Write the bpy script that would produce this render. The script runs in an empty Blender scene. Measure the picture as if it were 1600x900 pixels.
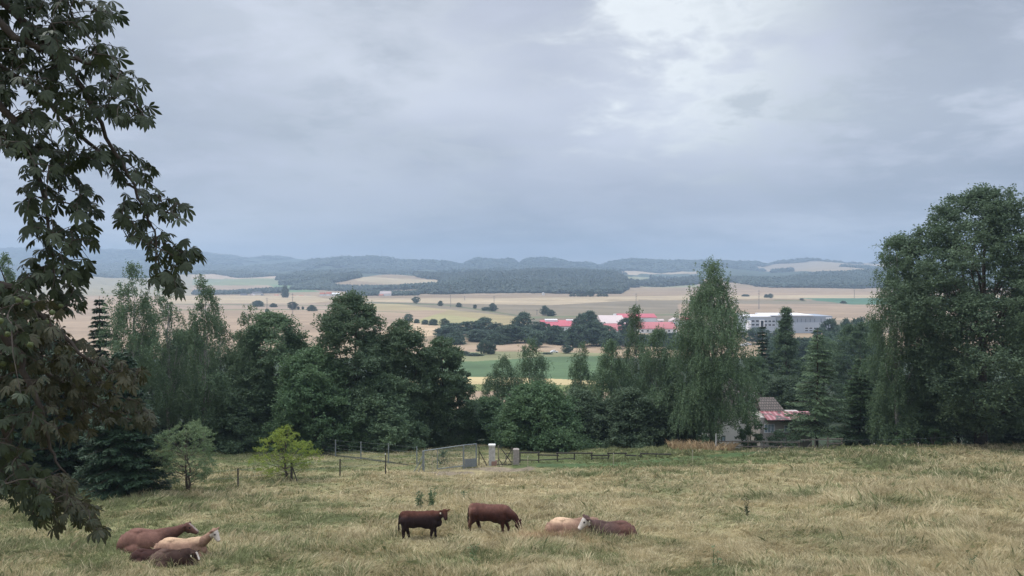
import bpy, math, random
import numpy as np
from mathutils import Vector, Matrix, Euler

# ------------------------------------------------------------------ camera, world, sun, exposure
SC = bpy.context.scene
COL = SC.collection
F, CX, CY, HZ = 1155.0, 800.0, 450.0, 432.0       # focal length in pixels of a 1600 wide frame, horizon row
cam = bpy.data.cameras.new('camera'); camo = bpy.data.objects.new('camera', cam); COL.objects.link(camo)
cam.sensor_width = 36.0; cam.lens = 36.0 * F / 1600.0
cam.clip_start = 0.05; cam.clip_end = 40000
TILT = math.atan((CY - HZ) / F)
camo.rotation_euler = (math.pi / 2 - TILT, 0, 0)
camo.location = (0, 0, 0)
SC.camera = camo
SC.view_settings.view_transform = 'Standard'
SC.view_settings.look = 'None'
SC.view_settings.gamma = 1.0
SC.view_settings.use_curve_mapping = False
SC.view_settings.exposure = 0.88
SC.cycles.volume_bounces = 1
SC.cycles.max_bounces = 6
SC.cycles.diffuse_bounces = 4
SC.cycles.transmission_bounces = 3
SC.cycles.use_denoising = True

SUN_EL, SUN_ROT = math.radians(58), math.radians(-75)      # high behind the cloud, to the left
SUN_DIR = Vector((math.sin(SUN_ROT) * math.cos(SUN_EL), math.cos(SUN_ROT) * math.cos(SUN_EL), math.sin(SUN_EL)))

def setup_world():
    w = bpy.data.worlds.new('World'); SC.world = w; w.use_nodes = True
    nt = w.node_tree; N = nt.nodes; L = nt.links; N.clear()
    out = N.new('ShaderNodeOutputWorld')
    def math_(op, a, b=None, c=None, clamp=False):
        n = N.new('ShaderNodeMath'); n.operation = op; n.use_clamp = clamp
        for i, v in enumerate((a, b, c)):
            if v is None: continue
            if isinstance(v, (int, float)): n.inputs[i].default_value = v
            else: L.new(v, n.inputs[i])
        return n.outputs[0]
    def vmath(op, a, b=None):
        n = N.new('ShaderNodeVectorMath'); n.operation = op
        for i, v in enumerate((a, b)):
            if v is None: continue
            if isinstance(v, (tuple, list)): n.inputs[i].default_value = v
            else: L.new(v, n.inputs[i])
        return n
    def ramp(fac, stops, interp='EASE'):
        n = N.new('ShaderNodeValToRGB'); cr = n.color_ramp; cr.interpolation = interp
        while len(cr.elements) < len(stops): cr.elements.new(0.5)
        for e, (p, c) in zip(cr.elements, stops):
            e.position = p; e.color = (c[0], c[1], c[2], 1) if isinstance(c, tuple) else (c, c, c, 1)
        L.new(fac, n.inputs[0]); return n.outputs[0]
    def mixc(f, a, b, mode='MIX'):
        n = N.new('ShaderNodeMix'); n.data_type = 'RGBA'; n.blend_type = mode
        for s, v in ((0, f), (6, a), (7, b)):
            if isinstance(v, (int, float)): n.inputs[s].default_value = v
            elif isinstance(v, tuple): n.inputs[s].default_value = (*v, 1)
            else: L.new(v, n.inputs[s])
        return n.outputs[2]
    sky = N.new('ShaderNodeTexSky'); sky.sky_type = 'NISHITA'; sky.sun_disc = False
    sky.sun_elevation = SUN_EL; sky.sun_rotation = SUN_ROT
    bg1 = N.new('ShaderNodeBackground'); L.new(sky.outputs[0], bg1.inputs[0]); bg1.inputs[1].default_value = 0.06
    tc = N.new('ShaderNodeTexCoord'); D = vmath('NORMALIZE', tc.outputs['Generated']).outputs[0]
    sep = N.new('ShaderNodeSeparateXYZ'); L.new(D, sep.inputs[0])
    z = math_('MAXIMUM', sep.outputs[2], 0.0)
    inv = math_('DIVIDE', 1.0, math_('ADD', z, 0.16))
    flat = N.new('ShaderNodeCombineXYZ')
    L.new(math_('MULTIPLY', sep.outputs[0], inv), flat.inputs[0])
    L.new(math_('MULTIPLY', sep.outputs[1], math_('MULTIPLY', inv, 1.0)), flat.inputs[1])
    def noise(scale, detail, rough, off, dist=0.0):
        n = N.new('ShaderNodeTexNoise'); n.inputs['Scale'].default_value = scale
        n.inputs['Detail'].default_value = detail; n.inputs['Roughness'].default_value = rough
        n.inputs['Distortion'].default_value = dist
        L.new(vmath('ADD', flat.outputs[0], off).outputs[0], n.inputs['Vector'])
        return n.outputs[0]
    big = noise(0.60, 3.0, 0.5, (4.3, 1.2, 0.0), 0.3)
    mid = noise(2.0, 6.0, 0.55, (9.1, 3.7, 2.0), 0.4)
    fine = noise(6.0, 7.0, 0.6, (1.7, 6.2, 5.0), 0.3)
    m = math_('ADD', math_('MULTIPLY', big, 0.62), math_('ADD', math_('MULTIPLY', mid, 0.29), math_('MULTIPLY', fine, 0.09)))
    cl = ramp(m, [(0.38, (0.185, 0.203, 0.248)), (0.45, (0.262, 0.280, 0.332)), (0.52, (0.328, 0.346, 0.402)), (0.60, (0.395, 0.415, 0.468))], 'LINEAR')
    # the bright gap in the cloud, upper right of the view, ragged by the finer noise
    def dirpx(px, py):
        v = Vector((px - CX, F, -(py - HZ))); v.normalize(); return v
    def gap(px, py, tight, amp):
        d = vmath('DOT_PRODUCT', D, tuple(dirpx(px, py))).outputs['Value']
        a = math_('MULTIPLY', math_('SUBTRACT', 1.0, d), tight)          # 0 in the middle, 1 at the rim
        a = math_('ADD', a, math_('MULTIPLY', math_('SUBTRACT', mid, 0.5), 2.6))
        a = math_('ADD', a, math_('MULTIPLY', math_('SUBTRACT', fine, 0.5), 1.5))
        g = math_('SUBTRACT', 1.0, a, clamp=True)
        g = math_('MULTIPLY', g, g)
        return math_('MULTIPLY', g, amp)
    g = math_('ADD', gap(1150, 75, 38.0, 0.95), gap(1010, 20, 60.0, 0.45))
    g = math_('ADD', g, gap(560, 130, 16.0, 0.30))
    g = math_('MINIMUM', g, 0.95)
    cl = mixc(g, cl, (0.54, 0.565, 0.575))
    # darker heavy cloud on the right and in the low band
    dk = math_('ADD', gap(1530, 110, 13.0, 0.55), gap(250, 60, 16.0, 0.35))
    cl = mixc(math_('MINIMUM', dk, 0.7), cl, (0.175, 0.200, 0.232))
    low = ramp(z, [(0.0, 0.0), (0.03, 0.0), (0.10, 0.38), (0.20, 0.0)], 'EASE')
    cl = mixc(math_('MULTIPLY', low, math_('ADD', 0.5, big)), cl, (0.190, 0.205, 0.247))
    # an overcast sky is brighter overhead than near the horizon
    zb = ramp(z, [(0.0, 1.0 / 4), (0.36, 1.0 / 4), (0.7, 3.2 / 4), (1.0, 4.0 / 4)], 'EASE')
    bg2 = N.new('ShaderNodeBackground'); L.new(cl, bg2.inputs[0])
    L.new(math_('MULTIPLY', zb, 4.0), bg2.inputs[1])
    mix = N.new('ShaderNodeMixShader'); mix.inputs[0].default_value = 0.93
    L.new(bg1.outputs[0], mix.inputs[1]); L.new(bg2.outputs[0], mix.inputs[2])
    L.new(mix.outputs[0], out.inputs[0])
setup_world()
sun = bpy.data.lights.new('sun', 'SUN'); sun.energy = 1.3; sun.angle = math.radians(22); sun.color = (1.0, 0.955, 0.89)
suno = bpy.data.objects.new('sun', sun); COL.objects.link(suno)
suno.rotation_euler = SUN_DIR.to_track_quat('Z', 'Y').to_euler()

# ------------------------------------------------------------------ helpers
def tag(o, label=None, cat=None, group=None, kind=None):
    if label: o['label'] = label
    if cat: o['category'] = cat
    if group: o['group'] = group
    if kind: o['kind'] = kind
    return o

def empty(name, loc, rz=0.0, sc=1.0):
    o = bpy.data.objects.new(name, None); COL.objects.link(o)
    o.location = loc; o.rotation_euler = (0, 0, rz); o.scale = (sc, sc, sc); o.empty_display_size = 0.3
    return o

def mesh_np(name, V, faces, cols=None, smooth=False):
    """V (n,3); faces: (m,k) array of one size, or a list of such arrays; cols (n,3) vertex colours."""
    me = bpy.data.meshes.new(name)
    V = np.asarray(V, dtype=np.float32)
    fl = faces if isinstance(faces, list) else [faces]
    fl = [np.asarray(f, dtype=np.int32) for f in fl if len(f)]
    me.vertices.add(len(V)); me.vertices.foreach_set('co', V.ravel())
    nl = sum(f.size for f in fl); npoly = sum(len(f) for f in fl)
    me.loops.add(nl); me.loops.foreach_set('vertex_index', np.concatenate([f.ravel() for f in fl]))
    me.polygons.add(npoly)
    sizes = np.concatenate([np.full(len(f), f.shape[1], dtype=np.int32) for f in fl])
    starts = np.concatenate([[0], np.cumsum(sizes)[:-1]]).astype(np.int32)
    me.polygons.foreach_set('loop_start', starts)
    me.polygons.foreach_set('use_smooth', np.full(npoly, smooth, dtype=bool))
    me.update(calc_edges=True)
    if cols is not None:
        a = me.color_attributes.new('Col', 'FLOAT_COLOR', 'POINT')
        c = np.ones((len(V), 4), dtype=np.float32); c[:, :3] = cols
        a.data.foreach_set('color', c.ravel())
    return me

def link(name, me, mat=None, parent=None, loc=None):
    o = bpy.data.objects.new(name, me); COL.objects.link(o)
    if mat is not None and len(me.materials) == 0: me.materials.append(mat)
    if parent is not None: o.parent = parent
    if loc is not None: o.location = loc
    return o

def copy_tree(o, parent=None):
    c = o.copy(); COL.objects.link(c); c.parent = parent
    for ch in list(o.children): copy_tree(ch, c)
    return c

class MB:
    """collects boxes, bars and tubes, then links them as one mesh object"""
    def __init__(s): s.v = []; s.f = []
    def _add(s, vs, fs):
        b = len(s.v); s.v += [tuple(v) for v in vs]; s.f += [tuple(i + b for i in f) for f in fs]; return s
    def box(s, x0, x1, y0, y1, z0, z1):
        vs = [(x, y, z) for z in (z0, z1) for y in (y0, y1) for x in (x0, x1)]
        return s._add(vs, [(0, 2, 3, 1), (4, 5, 7, 6), (0, 1, 5, 4), (2, 6, 7, 3), (0, 4, 6, 2), (1, 3, 7, 5)])
    def bar(s, p, q, r, r2=None, n=6, square=False):
        p, q = Vector(p), Vector(q); r2 = r if r2 is None else r2
        d = (q - p).normalized(); u = d.cross(Vector((0, 0, 1)) if abs(d.z) < .9 else Vector((1, 0, 0))).normalized(); w = d.cross(u)
        if square: n = 4
        vs = []
        for c, rr in ((p, r), (q, r2)):
            for k in range(n):
                a = 2 * math.pi * (k + .5) / n; vs.append(c + (u * math.cos(a) + w * math.sin(a)) * rr)
        fs = [(k, (k + 1) % n, n + (k + 1) % n, n + k) for k in range(n)] + [tuple(range(n))[::-1], tuple(range(n, 2 * n))]
        return s._add(vs, fs)
    def tube(s, pts, rads, n=6):
        pts = [Vector(p) for p in pts]; b = len(s.v); rings = []
        for i, p in enumerate(pts):
            d = (pts[min(i + 1, len(pts) - 1)] - pts[max(i - 1, 0)]).normalized()
            u = d.cross(Vector((0.31, 0.95, 0.1)) if abs(d.y) < .9 else Vector((1, 0, 0))).normalized(); w = d.cross(u)
            for k in range(n):
                a = 2 * math.pi * k / n; s.v.append(tuple(p + (u * math.cos(a) + w * math.sin(a)) * rads[i]))
        for i in range(len(pts) - 1):
            for k in range(n):
                s.f.append((b + i * n + k, b + i * n + (k + 1) % n, b + (i + 1) * n + (k + 1) % n, b + (i + 1) * n + k))
        s.f.append(tuple(b + k for k in range(n))[::-1]); s.f.append(tuple(b + (len(pts) - 1) * n + k for k in range(n)))
        return s
    def poly(s, vs, fs): return s._add(vs, fs)
    def slab(s, a, b, c, d, t):
        """a sheet a-b-c-d of thickness t (downwards)"""
        top = [Vector(v) for v in (a, b, c, d)]; bot = [v - Vector((0, 0, t)) for v in top]
        return s._add(top + bot, [(0, 1, 2, 3), (7, 6, 5, 4), (0, 4, 5, 1), (1, 5, 6, 2), (2, 6, 7, 3), (3, 7, 4, 0)])
    def build(s, name, mat, parent=None, loc=None, smooth=False):
        me = bpy.data.meshes.new(name); me.from_pydata(s.v, [], s.f); me.update()
        if smooth: me.polygons.foreach_set('use_smooth', [True] * len(me.polygons))
        return link(name, me, mat, parent, loc)

# ------------------------------------------------------------------ materials
def new_mat(name):
    m = bpy.data.materials.new(name); m.use_nodes = True
    return m, m.node_tree.nodes, m.node_tree.links, m.node_tree.nodes['Principled BSDF']

def mat_simple(name, col, rough=0.8, var=0.25, scale=3.0, metal=0.0, col2=None):
    m, N, L, P = new_mat(name)
    P.inputs['Roughness'].default_value = rough; P.inputs['Metallic'].default_value = metal
    P.inputs['Specular IOR Level'].default_value = 0.3
    tc = N.new('ShaderNodeTexCoord'); n = N.new('ShaderNodeTexNoise'); n.inputs['Scale'].default_value = scale; n.inputs['Detail'].default_value = 6
    n.inputs['Roughness'].default_value = 0.6
    L.new(tc.outputs['Object'], n.inputs['Vector'])
    r = N.new('ShaderNodeValToRGB'); r.color_ramp.elements[0].position = 0.3; r.color_ramp.elements[1].position = 0.7
    c2 = col2 or tuple(c * (1 - var) for c in col)
    r.color_ramp.elements[0].color = (*c2, 1); r.color_ramp.elements[1].color = (*(min(1, c * (1 + (0 if col2 else var))) for c in col), 1)
    L.new(n.outputs[0], r.inputs[0]); L.new(r.outputs[0], P.inputs['Base Color'])
    return m

def mat_leaf(name, c1, c2, trans=0.35, scale=0.35, rough=0.55, spec=0.25):
    """c1 and c2 are two leaf greens, mixed by clump-sized and leaf-sized noise"""
    m, N, L, P = new_mat(name)
    tc = N.new('ShaderNodeTexCoord')
    n1 = N.new('ShaderNodeTexNoise'); n1.inputs['Scale'].default_value = scale; n1.inputs['Detail'].default_value = 3
    n2 = N.new('ShaderNodeTexNoise'); n2.inputs['Scale'].default_value = scale * 22; n2.inputs['Detail'].default_value = 1
    oi = N.new('ShaderNodeObjectInfo')
    for n in (n1, n2): L.new(tc.outputs['Object'], n.inputs['Vector'])
    a = N.new('ShaderNodeMath'); a.operation = 'ADD'; L.new(n1.outputs[0], a.inputs[0]); L.new(n2.outputs[0], a.inputs[1])
    b = N.new('ShaderNodeMapRange'); b.inputs[1].default_value = 0.7; b.inputs[2].default_value = 1.3; L.new(a.outputs[0], b.inputs[0])
    mx = N.new('ShaderNodeMix'); mx.data_type = 'RGBA'; L.new(b.outputs[0], mx.inputs[0])
    mx.inputs[6].default_value = (*c1, 1); mx.inputs[7].default_value = (*c2, 1)
    hs = N.new('ShaderNodeHueSaturation'); L.new(mx.outputs[2], hs.inputs['Color'])
    v = N.new('ShaderNodeMapRange'); v.inputs[3].default_value = 0.85; v.inputs[4].default_value = 1.18; L.new(oi.outputs['Random'], v.inputs[0])
    L.new(v.outputs[0], hs.inputs['Value'])
    P.inputs['Roughness'].default_value = rough; P.inputs['Specular IOR Level'].default_value = spec
    L.new(hs.outputs[0], P.inputs['Base Color'])
    t = N.new('ShaderNodeBsdfTranslucent'); L.new(hs.outputs[0], t.inputs[0])
    ms = N.new('ShaderNodeMixShader'); ms.inputs[0].default_value = trans
    L.new(P.outputs[0], ms.inputs[1]); L.new(t.outputs[0], ms.inputs[2])
    L.new(ms.outputs[0], N['Material Output'].inputs[0])
    return m

def mat_vcol(name, var=0.2, scales=((0.05, 0.35), (0.9, 0.4), (9.0, 0.35)), rough=0.9, trans=0.0, stretch=(1, 1, 1)):
    """the vertex colour is the base colour, with any painted shade in it; noise of several sizes mottles it"""
    m, N, L, P = new_mat(name)
    at = N.new('ShaderNodeVertexColor'); at.layer_name = 'Col'
    tc = N.new('ShaderNodeTexCoord'); mp = N.new('ShaderNodeMapping'); mp.inputs['Scale'].default_value = stretch
    L.new(tc.outputs['Object'], mp.inputs[0])
    cur = at.outputs[0]
    for s, amt in scales:
        n = N.new('ShaderNodeTexNoise'); n.inputs['Scale'].default_value = s; n.inputs['Detail'].default_value = 5; n.inputs['Roughness'].default_value = 0.65
        L.new(mp.outputs[0], n.inputs['Vector'])
        mr = N.new('ShaderNodeMapRange'); mr.inputs[1].default_value = 0.3; mr.inputs[2].default_value = 0.7
        mr.inputs[3].default_value = 1 - amt; mr.inputs[4].default_value = 1 + amt; L.new(n.outputs[0], mr.inputs[0])
        mu = N.new('ShaderNodeVectorMath'); mu.operation = 'SCALE'; L.new(cur, mu.inputs[0]); L.new(mr.outputs[0], mu.inputs['Scale'])
        cur = mu.outputs[0]
    P.inputs['Roughness'].default_value = rough; P.inputs['Specular IOR Level'].default_value = 0.15
    L.new(cur, P.inputs['Base Color'])
    if trans:
        t = N.new('ShaderNodeBsdfTranslucent'); L.new(cur, t.inputs[0])
        ms = N.new('ShaderNodeMixShader'); ms.inputs[0].default_value = trans
        L.new(P.outputs[0], ms.inputs[1]); L.new(t.outputs[0], ms.inputs[2]); L.new(ms.outputs[0], N['Material Output'].inputs[0])
    return m

M = {
    'meadow': mat_vcol('meadow_soil', scales=((0.12, 0.3), (1.3, 0.35), (9.0, 0.4))),
    'fields': mat_vcol('field_crop', scales=((0.004, 0.14), (0.03, 0.20), (0.3, 0.12)), stretch=(0.35, 1, 1)),
    'hills': mat_vcol('hill_ground', scales=((0.004, 0.12),)),
    'grass': mat_vcol('grass_blades', scales=((0.5, 0.2),), trans=0.3),
    'leaf_linden': mat_leaf('linden_leaves', (0.067, 0.114, 0.062), (0.137, 0.198, 0.101)),
    'leaf_light': mat_leaf('light_leaves', (0.058, 0.112, 0.050), (0.118, 0.182, 0.084)),
    'leaf_oak': mat_leaf('oak_leaves', (0.058, 0.092, 0.055), (0.120, 0.169, 0.091)),
    'leaf_birch': mat_leaf('birch_leaves', (0.074, 0.122, 0.065), (0.149, 0.213, 0.110), trans=0.3, scale=0.6),
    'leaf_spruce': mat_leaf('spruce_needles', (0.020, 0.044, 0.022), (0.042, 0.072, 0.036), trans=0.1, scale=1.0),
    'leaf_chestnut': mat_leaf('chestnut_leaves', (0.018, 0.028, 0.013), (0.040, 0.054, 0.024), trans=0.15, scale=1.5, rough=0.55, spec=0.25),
    'leaf_chestnut_brown': mat_leaf('chestnut_leaves_browning', (0.022, 0.032, 0.014), (0.062, 0.056, 0.030), trans=0.12, scale=2.2, rough=0.6),
    'leaf_yellow': mat_leaf('yellow_green_leaves', (0.130, 0.190, 0.030), (0.270, 0.320, 0.055), trans=0.35, scale=1.2),
    'leaf_apple': mat_leaf('apple_leaves', (0.090, 0.150, 0.065), (0.185, 0.240, 0.115), trans=0.3, scale=1.2),
    'leaf_valley': mat_leaf('valley_leaves', (0.049, 0.085, 0.053), (0.095, 0.143, 0.084), trans=0.1, scale=0.15),
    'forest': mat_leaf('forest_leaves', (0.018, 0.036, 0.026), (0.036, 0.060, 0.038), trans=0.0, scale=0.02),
    'bark': mat_simple('bark', (0.075, 0.060, 0.045), 0.95, 0.4, 6),
    'bark_birch': mat_simple('birch_bark', (0.42, 0.40, 0.37), 0.8, 0.3, 3, col2=(0.09, 0.08, 0.07)),
    'bark_chestnut': mat_simple('chestnut_bark', (0.045, 0.036, 0.028), 0.9, 0.4, 12),
    'fruit': mat_simple('chestnut_husk', (0.075, 0.095, 0.035), 0.7, 0.25, 30),
    'wood_dark': mat_simple('weathered_dark_wood', (0.050, 0.044, 0.038), 0.9, 0.4, 5),
    'wood_grey': mat_simple('grey_weathered_wood', (0.155, 0.135, 0.110), 0.9, 0.3, 6),
    'wood_pale': mat_simple('pale_stake_wood', (0.42, 0.36, 0.27), 0.9, 0.25, 6),
    'steel': mat_simple('galvanised_steel', (0.21, 0.235, 0.24), 0.5, 0.15, 3, metal=0.3),
    'wire': mat_simple('wire_mesh_steel', (0.22, 0.24, 0.24), 0.5, 0.1, 3),
    'concrete': mat_simple('pale_concrete', (0.52, 0.51, 0.47), 0.9, 0.15, 6, col2=(0.30, 0.29, 0.26)),
    'stone': mat_simple('grey_brown_stone', (0.28, 0.25, 0.22), 0.95, 0.3, 5),
    'brick': mat_simple('reddish_brick', (0.27, 0.17, 0.13), 0.95, 0.3, 9),
    'cap': mat_simple('white_cap_stone', (0.62, 0.62, 0.58), 0.8, 0.08, 5),
    'insulator': mat_simple('white_insulator', (0.75, 0.75, 0.72), 0.4, 0.05, 5),
    'render_white': mat_simple('white_render', (0.72, 0.71, 0.66), 0.9, 0.12, 0.7),
    'render_grey': mat_simple('grey_render', (0.42, 0.39, 0.35), 0.9, 0.25, 0.8),
    'sheet_red': mat_simple('red_sheet_roof', (0.38, 0.125, 0.125), 0.6, 0.12, 0.05),
    'sheet_red_far': mat_simple('bright_red_sheet_roof', (0.43, 0.095, 0.115), 0.6, 0.08, 0.05),
    'roof_pale': mat_simple('pale_roof', (0.50, 0.42, 0.39), 0.8, 0.08, 0.05),
    'roof_tile_far': mat_simple('red_tile_far', (0.38, 0.14, 0.09), 0.9, 0.2, 0.3),
    'roof_dark_far': mat_simple('dark_roof_far', (0.10, 0.10, 0.11), 0.8, 0.2, 0.3),
    'shed_white': mat_simple('white_shed_wall', (0.74, 0.74, 0.72), 0.8, 0.06, 0.1),
    'shed_grey': mat_simple('grey_panel_wall', (0.29, 0.325, 0.37), 0.6, 0.06, 0.05),
    'shed_light': mat_simple('light_grey_panel_wall', (0.40, 0.44, 0.48), 0.6, 0.05, 0.05),
    'white': mat_simple('white_paint', (0.82, 0.82, 0.82), 0.6, 0.03, 1),
    'glass': mat_simple('dark_window_glass', (0.030, 0.038, 0.050), 0.15, 0.1, 1),
    'glass_blue': mat_simple('curtained_window_glass', (0.30, 0.38, 0.42), 0.2, 0.3, 4),
    'pylon': mat_simple('pylon_steel', (0.16, 0.17, 0.18), 0.7, 0.1, 1),
    'fir_dark': mat_simple('ground_rail', (0.05, 0.05, 0.05), 0.9, 0.2, 1),
    'rubber': mat_simple('rubber', (0.02, 0.02, 0.02), 0.8, 0.1, 1),
    'eartag': mat_simple('ear_tag_plastic', (0.75, 0.70, 0.55), 0.5, 0.05, 1),
}
def mat_tiles():
    m, N, L, P = new_mat('old_roof_tiles')
    tc = N.new('ShaderNodeTexCoord'); br = N.new('ShaderNodeTexBrick')
    mp = N.new('ShaderNodeMapping'); mp.inputs['Rotation'].default_value = (math.radians(90), 0, 0)
    L.new(tc.outputs['Object'], mp.inputs[0]); L.new(mp.outputs[0], br.inputs['Vector'])
    br.inputs['Scale'].default_value = 1.0; br.inputs['Brick Width'].default_value = 0.3; br.inputs['Row Height'].default_value = 0.26
    br.inputs['Mortar Size'].default_value = 0.035
    br.inputs['Color1'].default_value = (0.19, 0.155, 0.135, 1); br.inputs['Color2'].default_value = (0.145, 0.125, 0.11, 1); br.inputs['Mortar'].default_value = (0.055, 0.05, 0.045, 1)
    L.new(br.outputs[0], P.inputs['Base Color']); P.inputs['Roughness'].default_value = 0.95
    return m
M['tiles'] = mat_tiles()
def mat_redsheet():
    m, N, L, P = new_mat('mossy_red_sheet')
    tc = N.new('ShaderNodeTexCoord')
    wv = N.new('ShaderNodeTexWave'); wv.bands_direction = 'X'; wv.inputs['Scale'].default_value = 0.55; L.new(tc.outputs['Object'], wv.inputs['Vector'])
    r1 = N.new('ShaderNodeValToRGB'); r1.color_ramp.elements[0].color = (0.26, 0.075, 0.08, 1); r1.color_ramp.elements[1].color = (0.42, 0.22, 0.22, 1)
    r1.color_ramp.elements[0].position = 0.55; r1.color_ramp.elements[1].position = 0.8; L.new(wv.outputs[0], r1.inputs[0])
    n = N.new('ShaderNodeTexNoise'); n.inputs['Scale'].default_value = 1.3; n.inputs['Detail'].default_value = 7; L.new(tc.outputs['Object'], n.inputs['Vector'])
    r2 = N.new('ShaderNodeValToRGB'); r2.color_ramp.elements[0].position = 0.54; r2.color_ramp.elements[1].position = 0.60; L.new(n.outputs[0], r2.inputs[0])
    mx = N.new('ShaderNodeMix'); mx.data_type = 'RGBA'; L.new(r2.outputs[0], mx.inputs[0]); L.new(r1.outputs[0], mx.inputs[6]); mx.inputs[7].default_value = (0.06, 0.06, 0.045, 1)
    L.new(mx.outputs[2], P.inputs['Base Color']); P.inputs['Roughness'].default_value = 0.5
    return m
M['sheet_mossy'] = mat_redsheet()

# ------------------------------------------------------------------ terrain
_KY = np.array([-60, 0, 1.2, 5, 12, 90, 110, 150, 220, 320, 450, 600, 800, 1000, 1200.])
_KZ = np.array([-1.2, -1.7, -1.85, -4.4, -8.7, -20.4, -23.6, -29.5, -36, -40.5, -43, -43, -41.6, -40.4, -39.5])
FY = np.array([1200, 1500, 2000, 2500, 3200, 4000, 4800, 5600, 6500, 8000.])
FPX = np.array([-200, 0, 200, 300, 430, 520, 600, 700, 760, 850, 950, 1050, 1180, 1300, 1400, 1800.])
FPY = np.array([   # row of the ground (as seen from the camera hill) for each azimuth and distance
    [470, 462, 453, 446, 440, 434, 420, 412, 395, 397],
    [470, 462, 453, 444, 438, 430, 418, 410, 390, 393],
    [470, 463, 455, 443, 434, 428, 417, 412, 392, 395],
    [470, 464, 458, 444, 430, 430, 419, 415, 398, 400],
    [470, 464, 458, 444, 431, 428, 417, 417, 404, 406],
    [469, 463, 455, 437, 430, 425, 405, 411, 410, 412],
    [469, 462, 451, 435, 428, 426, 405, 411, 412, 414],
    [469, 461, 449, 433, 428, 424, 413, 413, 413, 414],
    [469, 461, 444, 428, 427, 424, 407, 414, 414, 416],
    [468, 460, 442, 426, 427, 424, 408, 414, 414, 416],
    [467, 459, 446, 432, 430, 426, 413, 413, 414, 416],
    [467, 458, 450, 442, 435, 425, 408, 414, 414, 416],
    [467, 457, 449, 438, 430, 423, 411, 413, 414, 416],
    [468, 457, 449, 433, 424, 415, 412, 414, 414, 416],
    [468, 457, 449, 432, 424, 415, 411, 414, 414, 416],
    [468, 457, 449, 432, 424, 415, 411, 414, 414, 416.]])
_ly = np.linspace(-60, 1200, 6301)
_lz = np.interp(_ly, _KY, _KZ)
_k = np.exp(-0.5 * (np.arange(-60, 61) * 0.2 / 4.0) ** 2); _k /= _k.sum()
_ls = np.convolve(np.pad(_lz, 60, mode='edge'), _k, mode='valid')
_wsm = np.clip((_ly - 78) / 15, 0, 1) * np.clip((1190 - _ly) / 40, 0, 1)
_lz = _lz * (1 - _wsm) + _ls * _wsm
def sstep(a, b, x):
    t = np.clip((x - a) / (b - a), 0, 1); return t * t * (3 - 2 * t)
def hgt(x, y):
    x = np.asarray(x, dtype=float); y = np.asarray(y, dtype=float)
    z = np.interp(y, _ly, _lz)
    # the meadow climbs a little to the right and breaks over a brow there
    near = sstep(4, 22, y) * (1 - sstep(105, 190, y))
    z = z + near * 0.018 * np.clip(x - 5, 0, 70)
    z = z - near * sstep(14, 30, x) * np.clip((y - 77) * 0.12, 0, 1.4)
    z = z + near * (0.10 * np.sin(x * 0.23 + 1.3) * np.sin(y * 0.31) + 0.05 * np.sin(x * 0.7 + y * 0.5))
    # far country
    px = CX + F * x / np.maximum(y, 1)
    iy = np.clip(np.interp(y, FY, np.arange(len(FY))), 0, len(FY) - 1.0001); ix = np.clip(np.interp(px, FPX, np.arange(len(FPX))), 0, len(FPX) - 1.0001)
    i0 = iy.astype(int); j0 = ix.astype(int); a = iy - i0; b = ix - j0
    a = a * a * (3 - 2 * a) * 0.6 + a * 0.4; b = b * b * (3 - 2 * b)
    def at_(jj, ii): return (HZ - FPY[jj, ii]) * FY[ii] / F
    zf = (at_(j0, i0) * (1 - b) + at_(j0 + 1, i0) * b) * (1 - a) + (at_(j0, i0 + 1) * (1 - b) + at_(j0 + 1, i0 + 1) * b) * a
    for q, sg, dp in ((724, 14, 34), (811, 7, 34), (937, 12, 26), (470, 18, 20), (1195, 14, 16)): zf = zf - dp * np.exp(-((px - q) / sg) ** 2) * np.exp(-((y - 4600) / 700) ** 2)
    zf = zf + sstep(1400, 3000, y) * (5.0 * np.sin(x * 0.006 + y * 0.002) + 7.0 * np.sin(x * 0.011 - y * 0.003 + 1) + 4.0 * np.sin(x * 0.023 + y * 0.013) * np.sin(y * 0.009) + 2.0 * np.sin(x * 0.017 - y * 0.004))
    return np.where(y > 1200, zf, z)

def X(px, Y): return (px - CX) / F * Y
def ground(px, Y):
    x = X(px, Y); return Vector((x, Y, float(hgt(x, Y))))
def zpy(py, Y): return (HZ - py) * Y / F            # height seen at row py from the camera hill, at distance Y
_march = np.concatenate([np.arange(14, 130, 0.1), np.geomspace(130, 8000, 3000)])
def hit(px, py):
    """first point of the ground on the sight line of a pixel"""
    g = hgt(X(px, _march), _march); r = zpy(py, _march)
    i = np.argmax(g >= r)
    if not (g >= r).any(): i = len(_march) - 1
    Y = float(_march[i]); return Vector((X(px, Y), Y, float(hgt(X(px, Y), Y))))

def world_poly(pts, step=25):
    out = []
    n = len(pts)
    for i in range(n):
        a, b = pts[i], pts[(i + 1) % n]; k = max(1, int(math.hypot(b[0] - a[0], b[1] - a[1]) / step))
        for j in range(k):
            t = j / k; p = hit(a[0] + (b[0] - a[0]) * t, a[1] + (b[1] - a[1]) * t); out.append((p.x, p.y))
    return np.array(out)
def inside(poly, x, y):
    c = np.zeros(x.shape, dtype=bool); n = len(poly); j = n - 1
    for i in range(n):
        xi, yi = poly[i]; xj, yj = poly[j]
        if yi != yj:
            m = ((yi > y) != (yj > y)) & (x < (xj - xi) * (y - yi) / (yj - yi) + xi); c ^= m
        j = i
    return c

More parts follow.
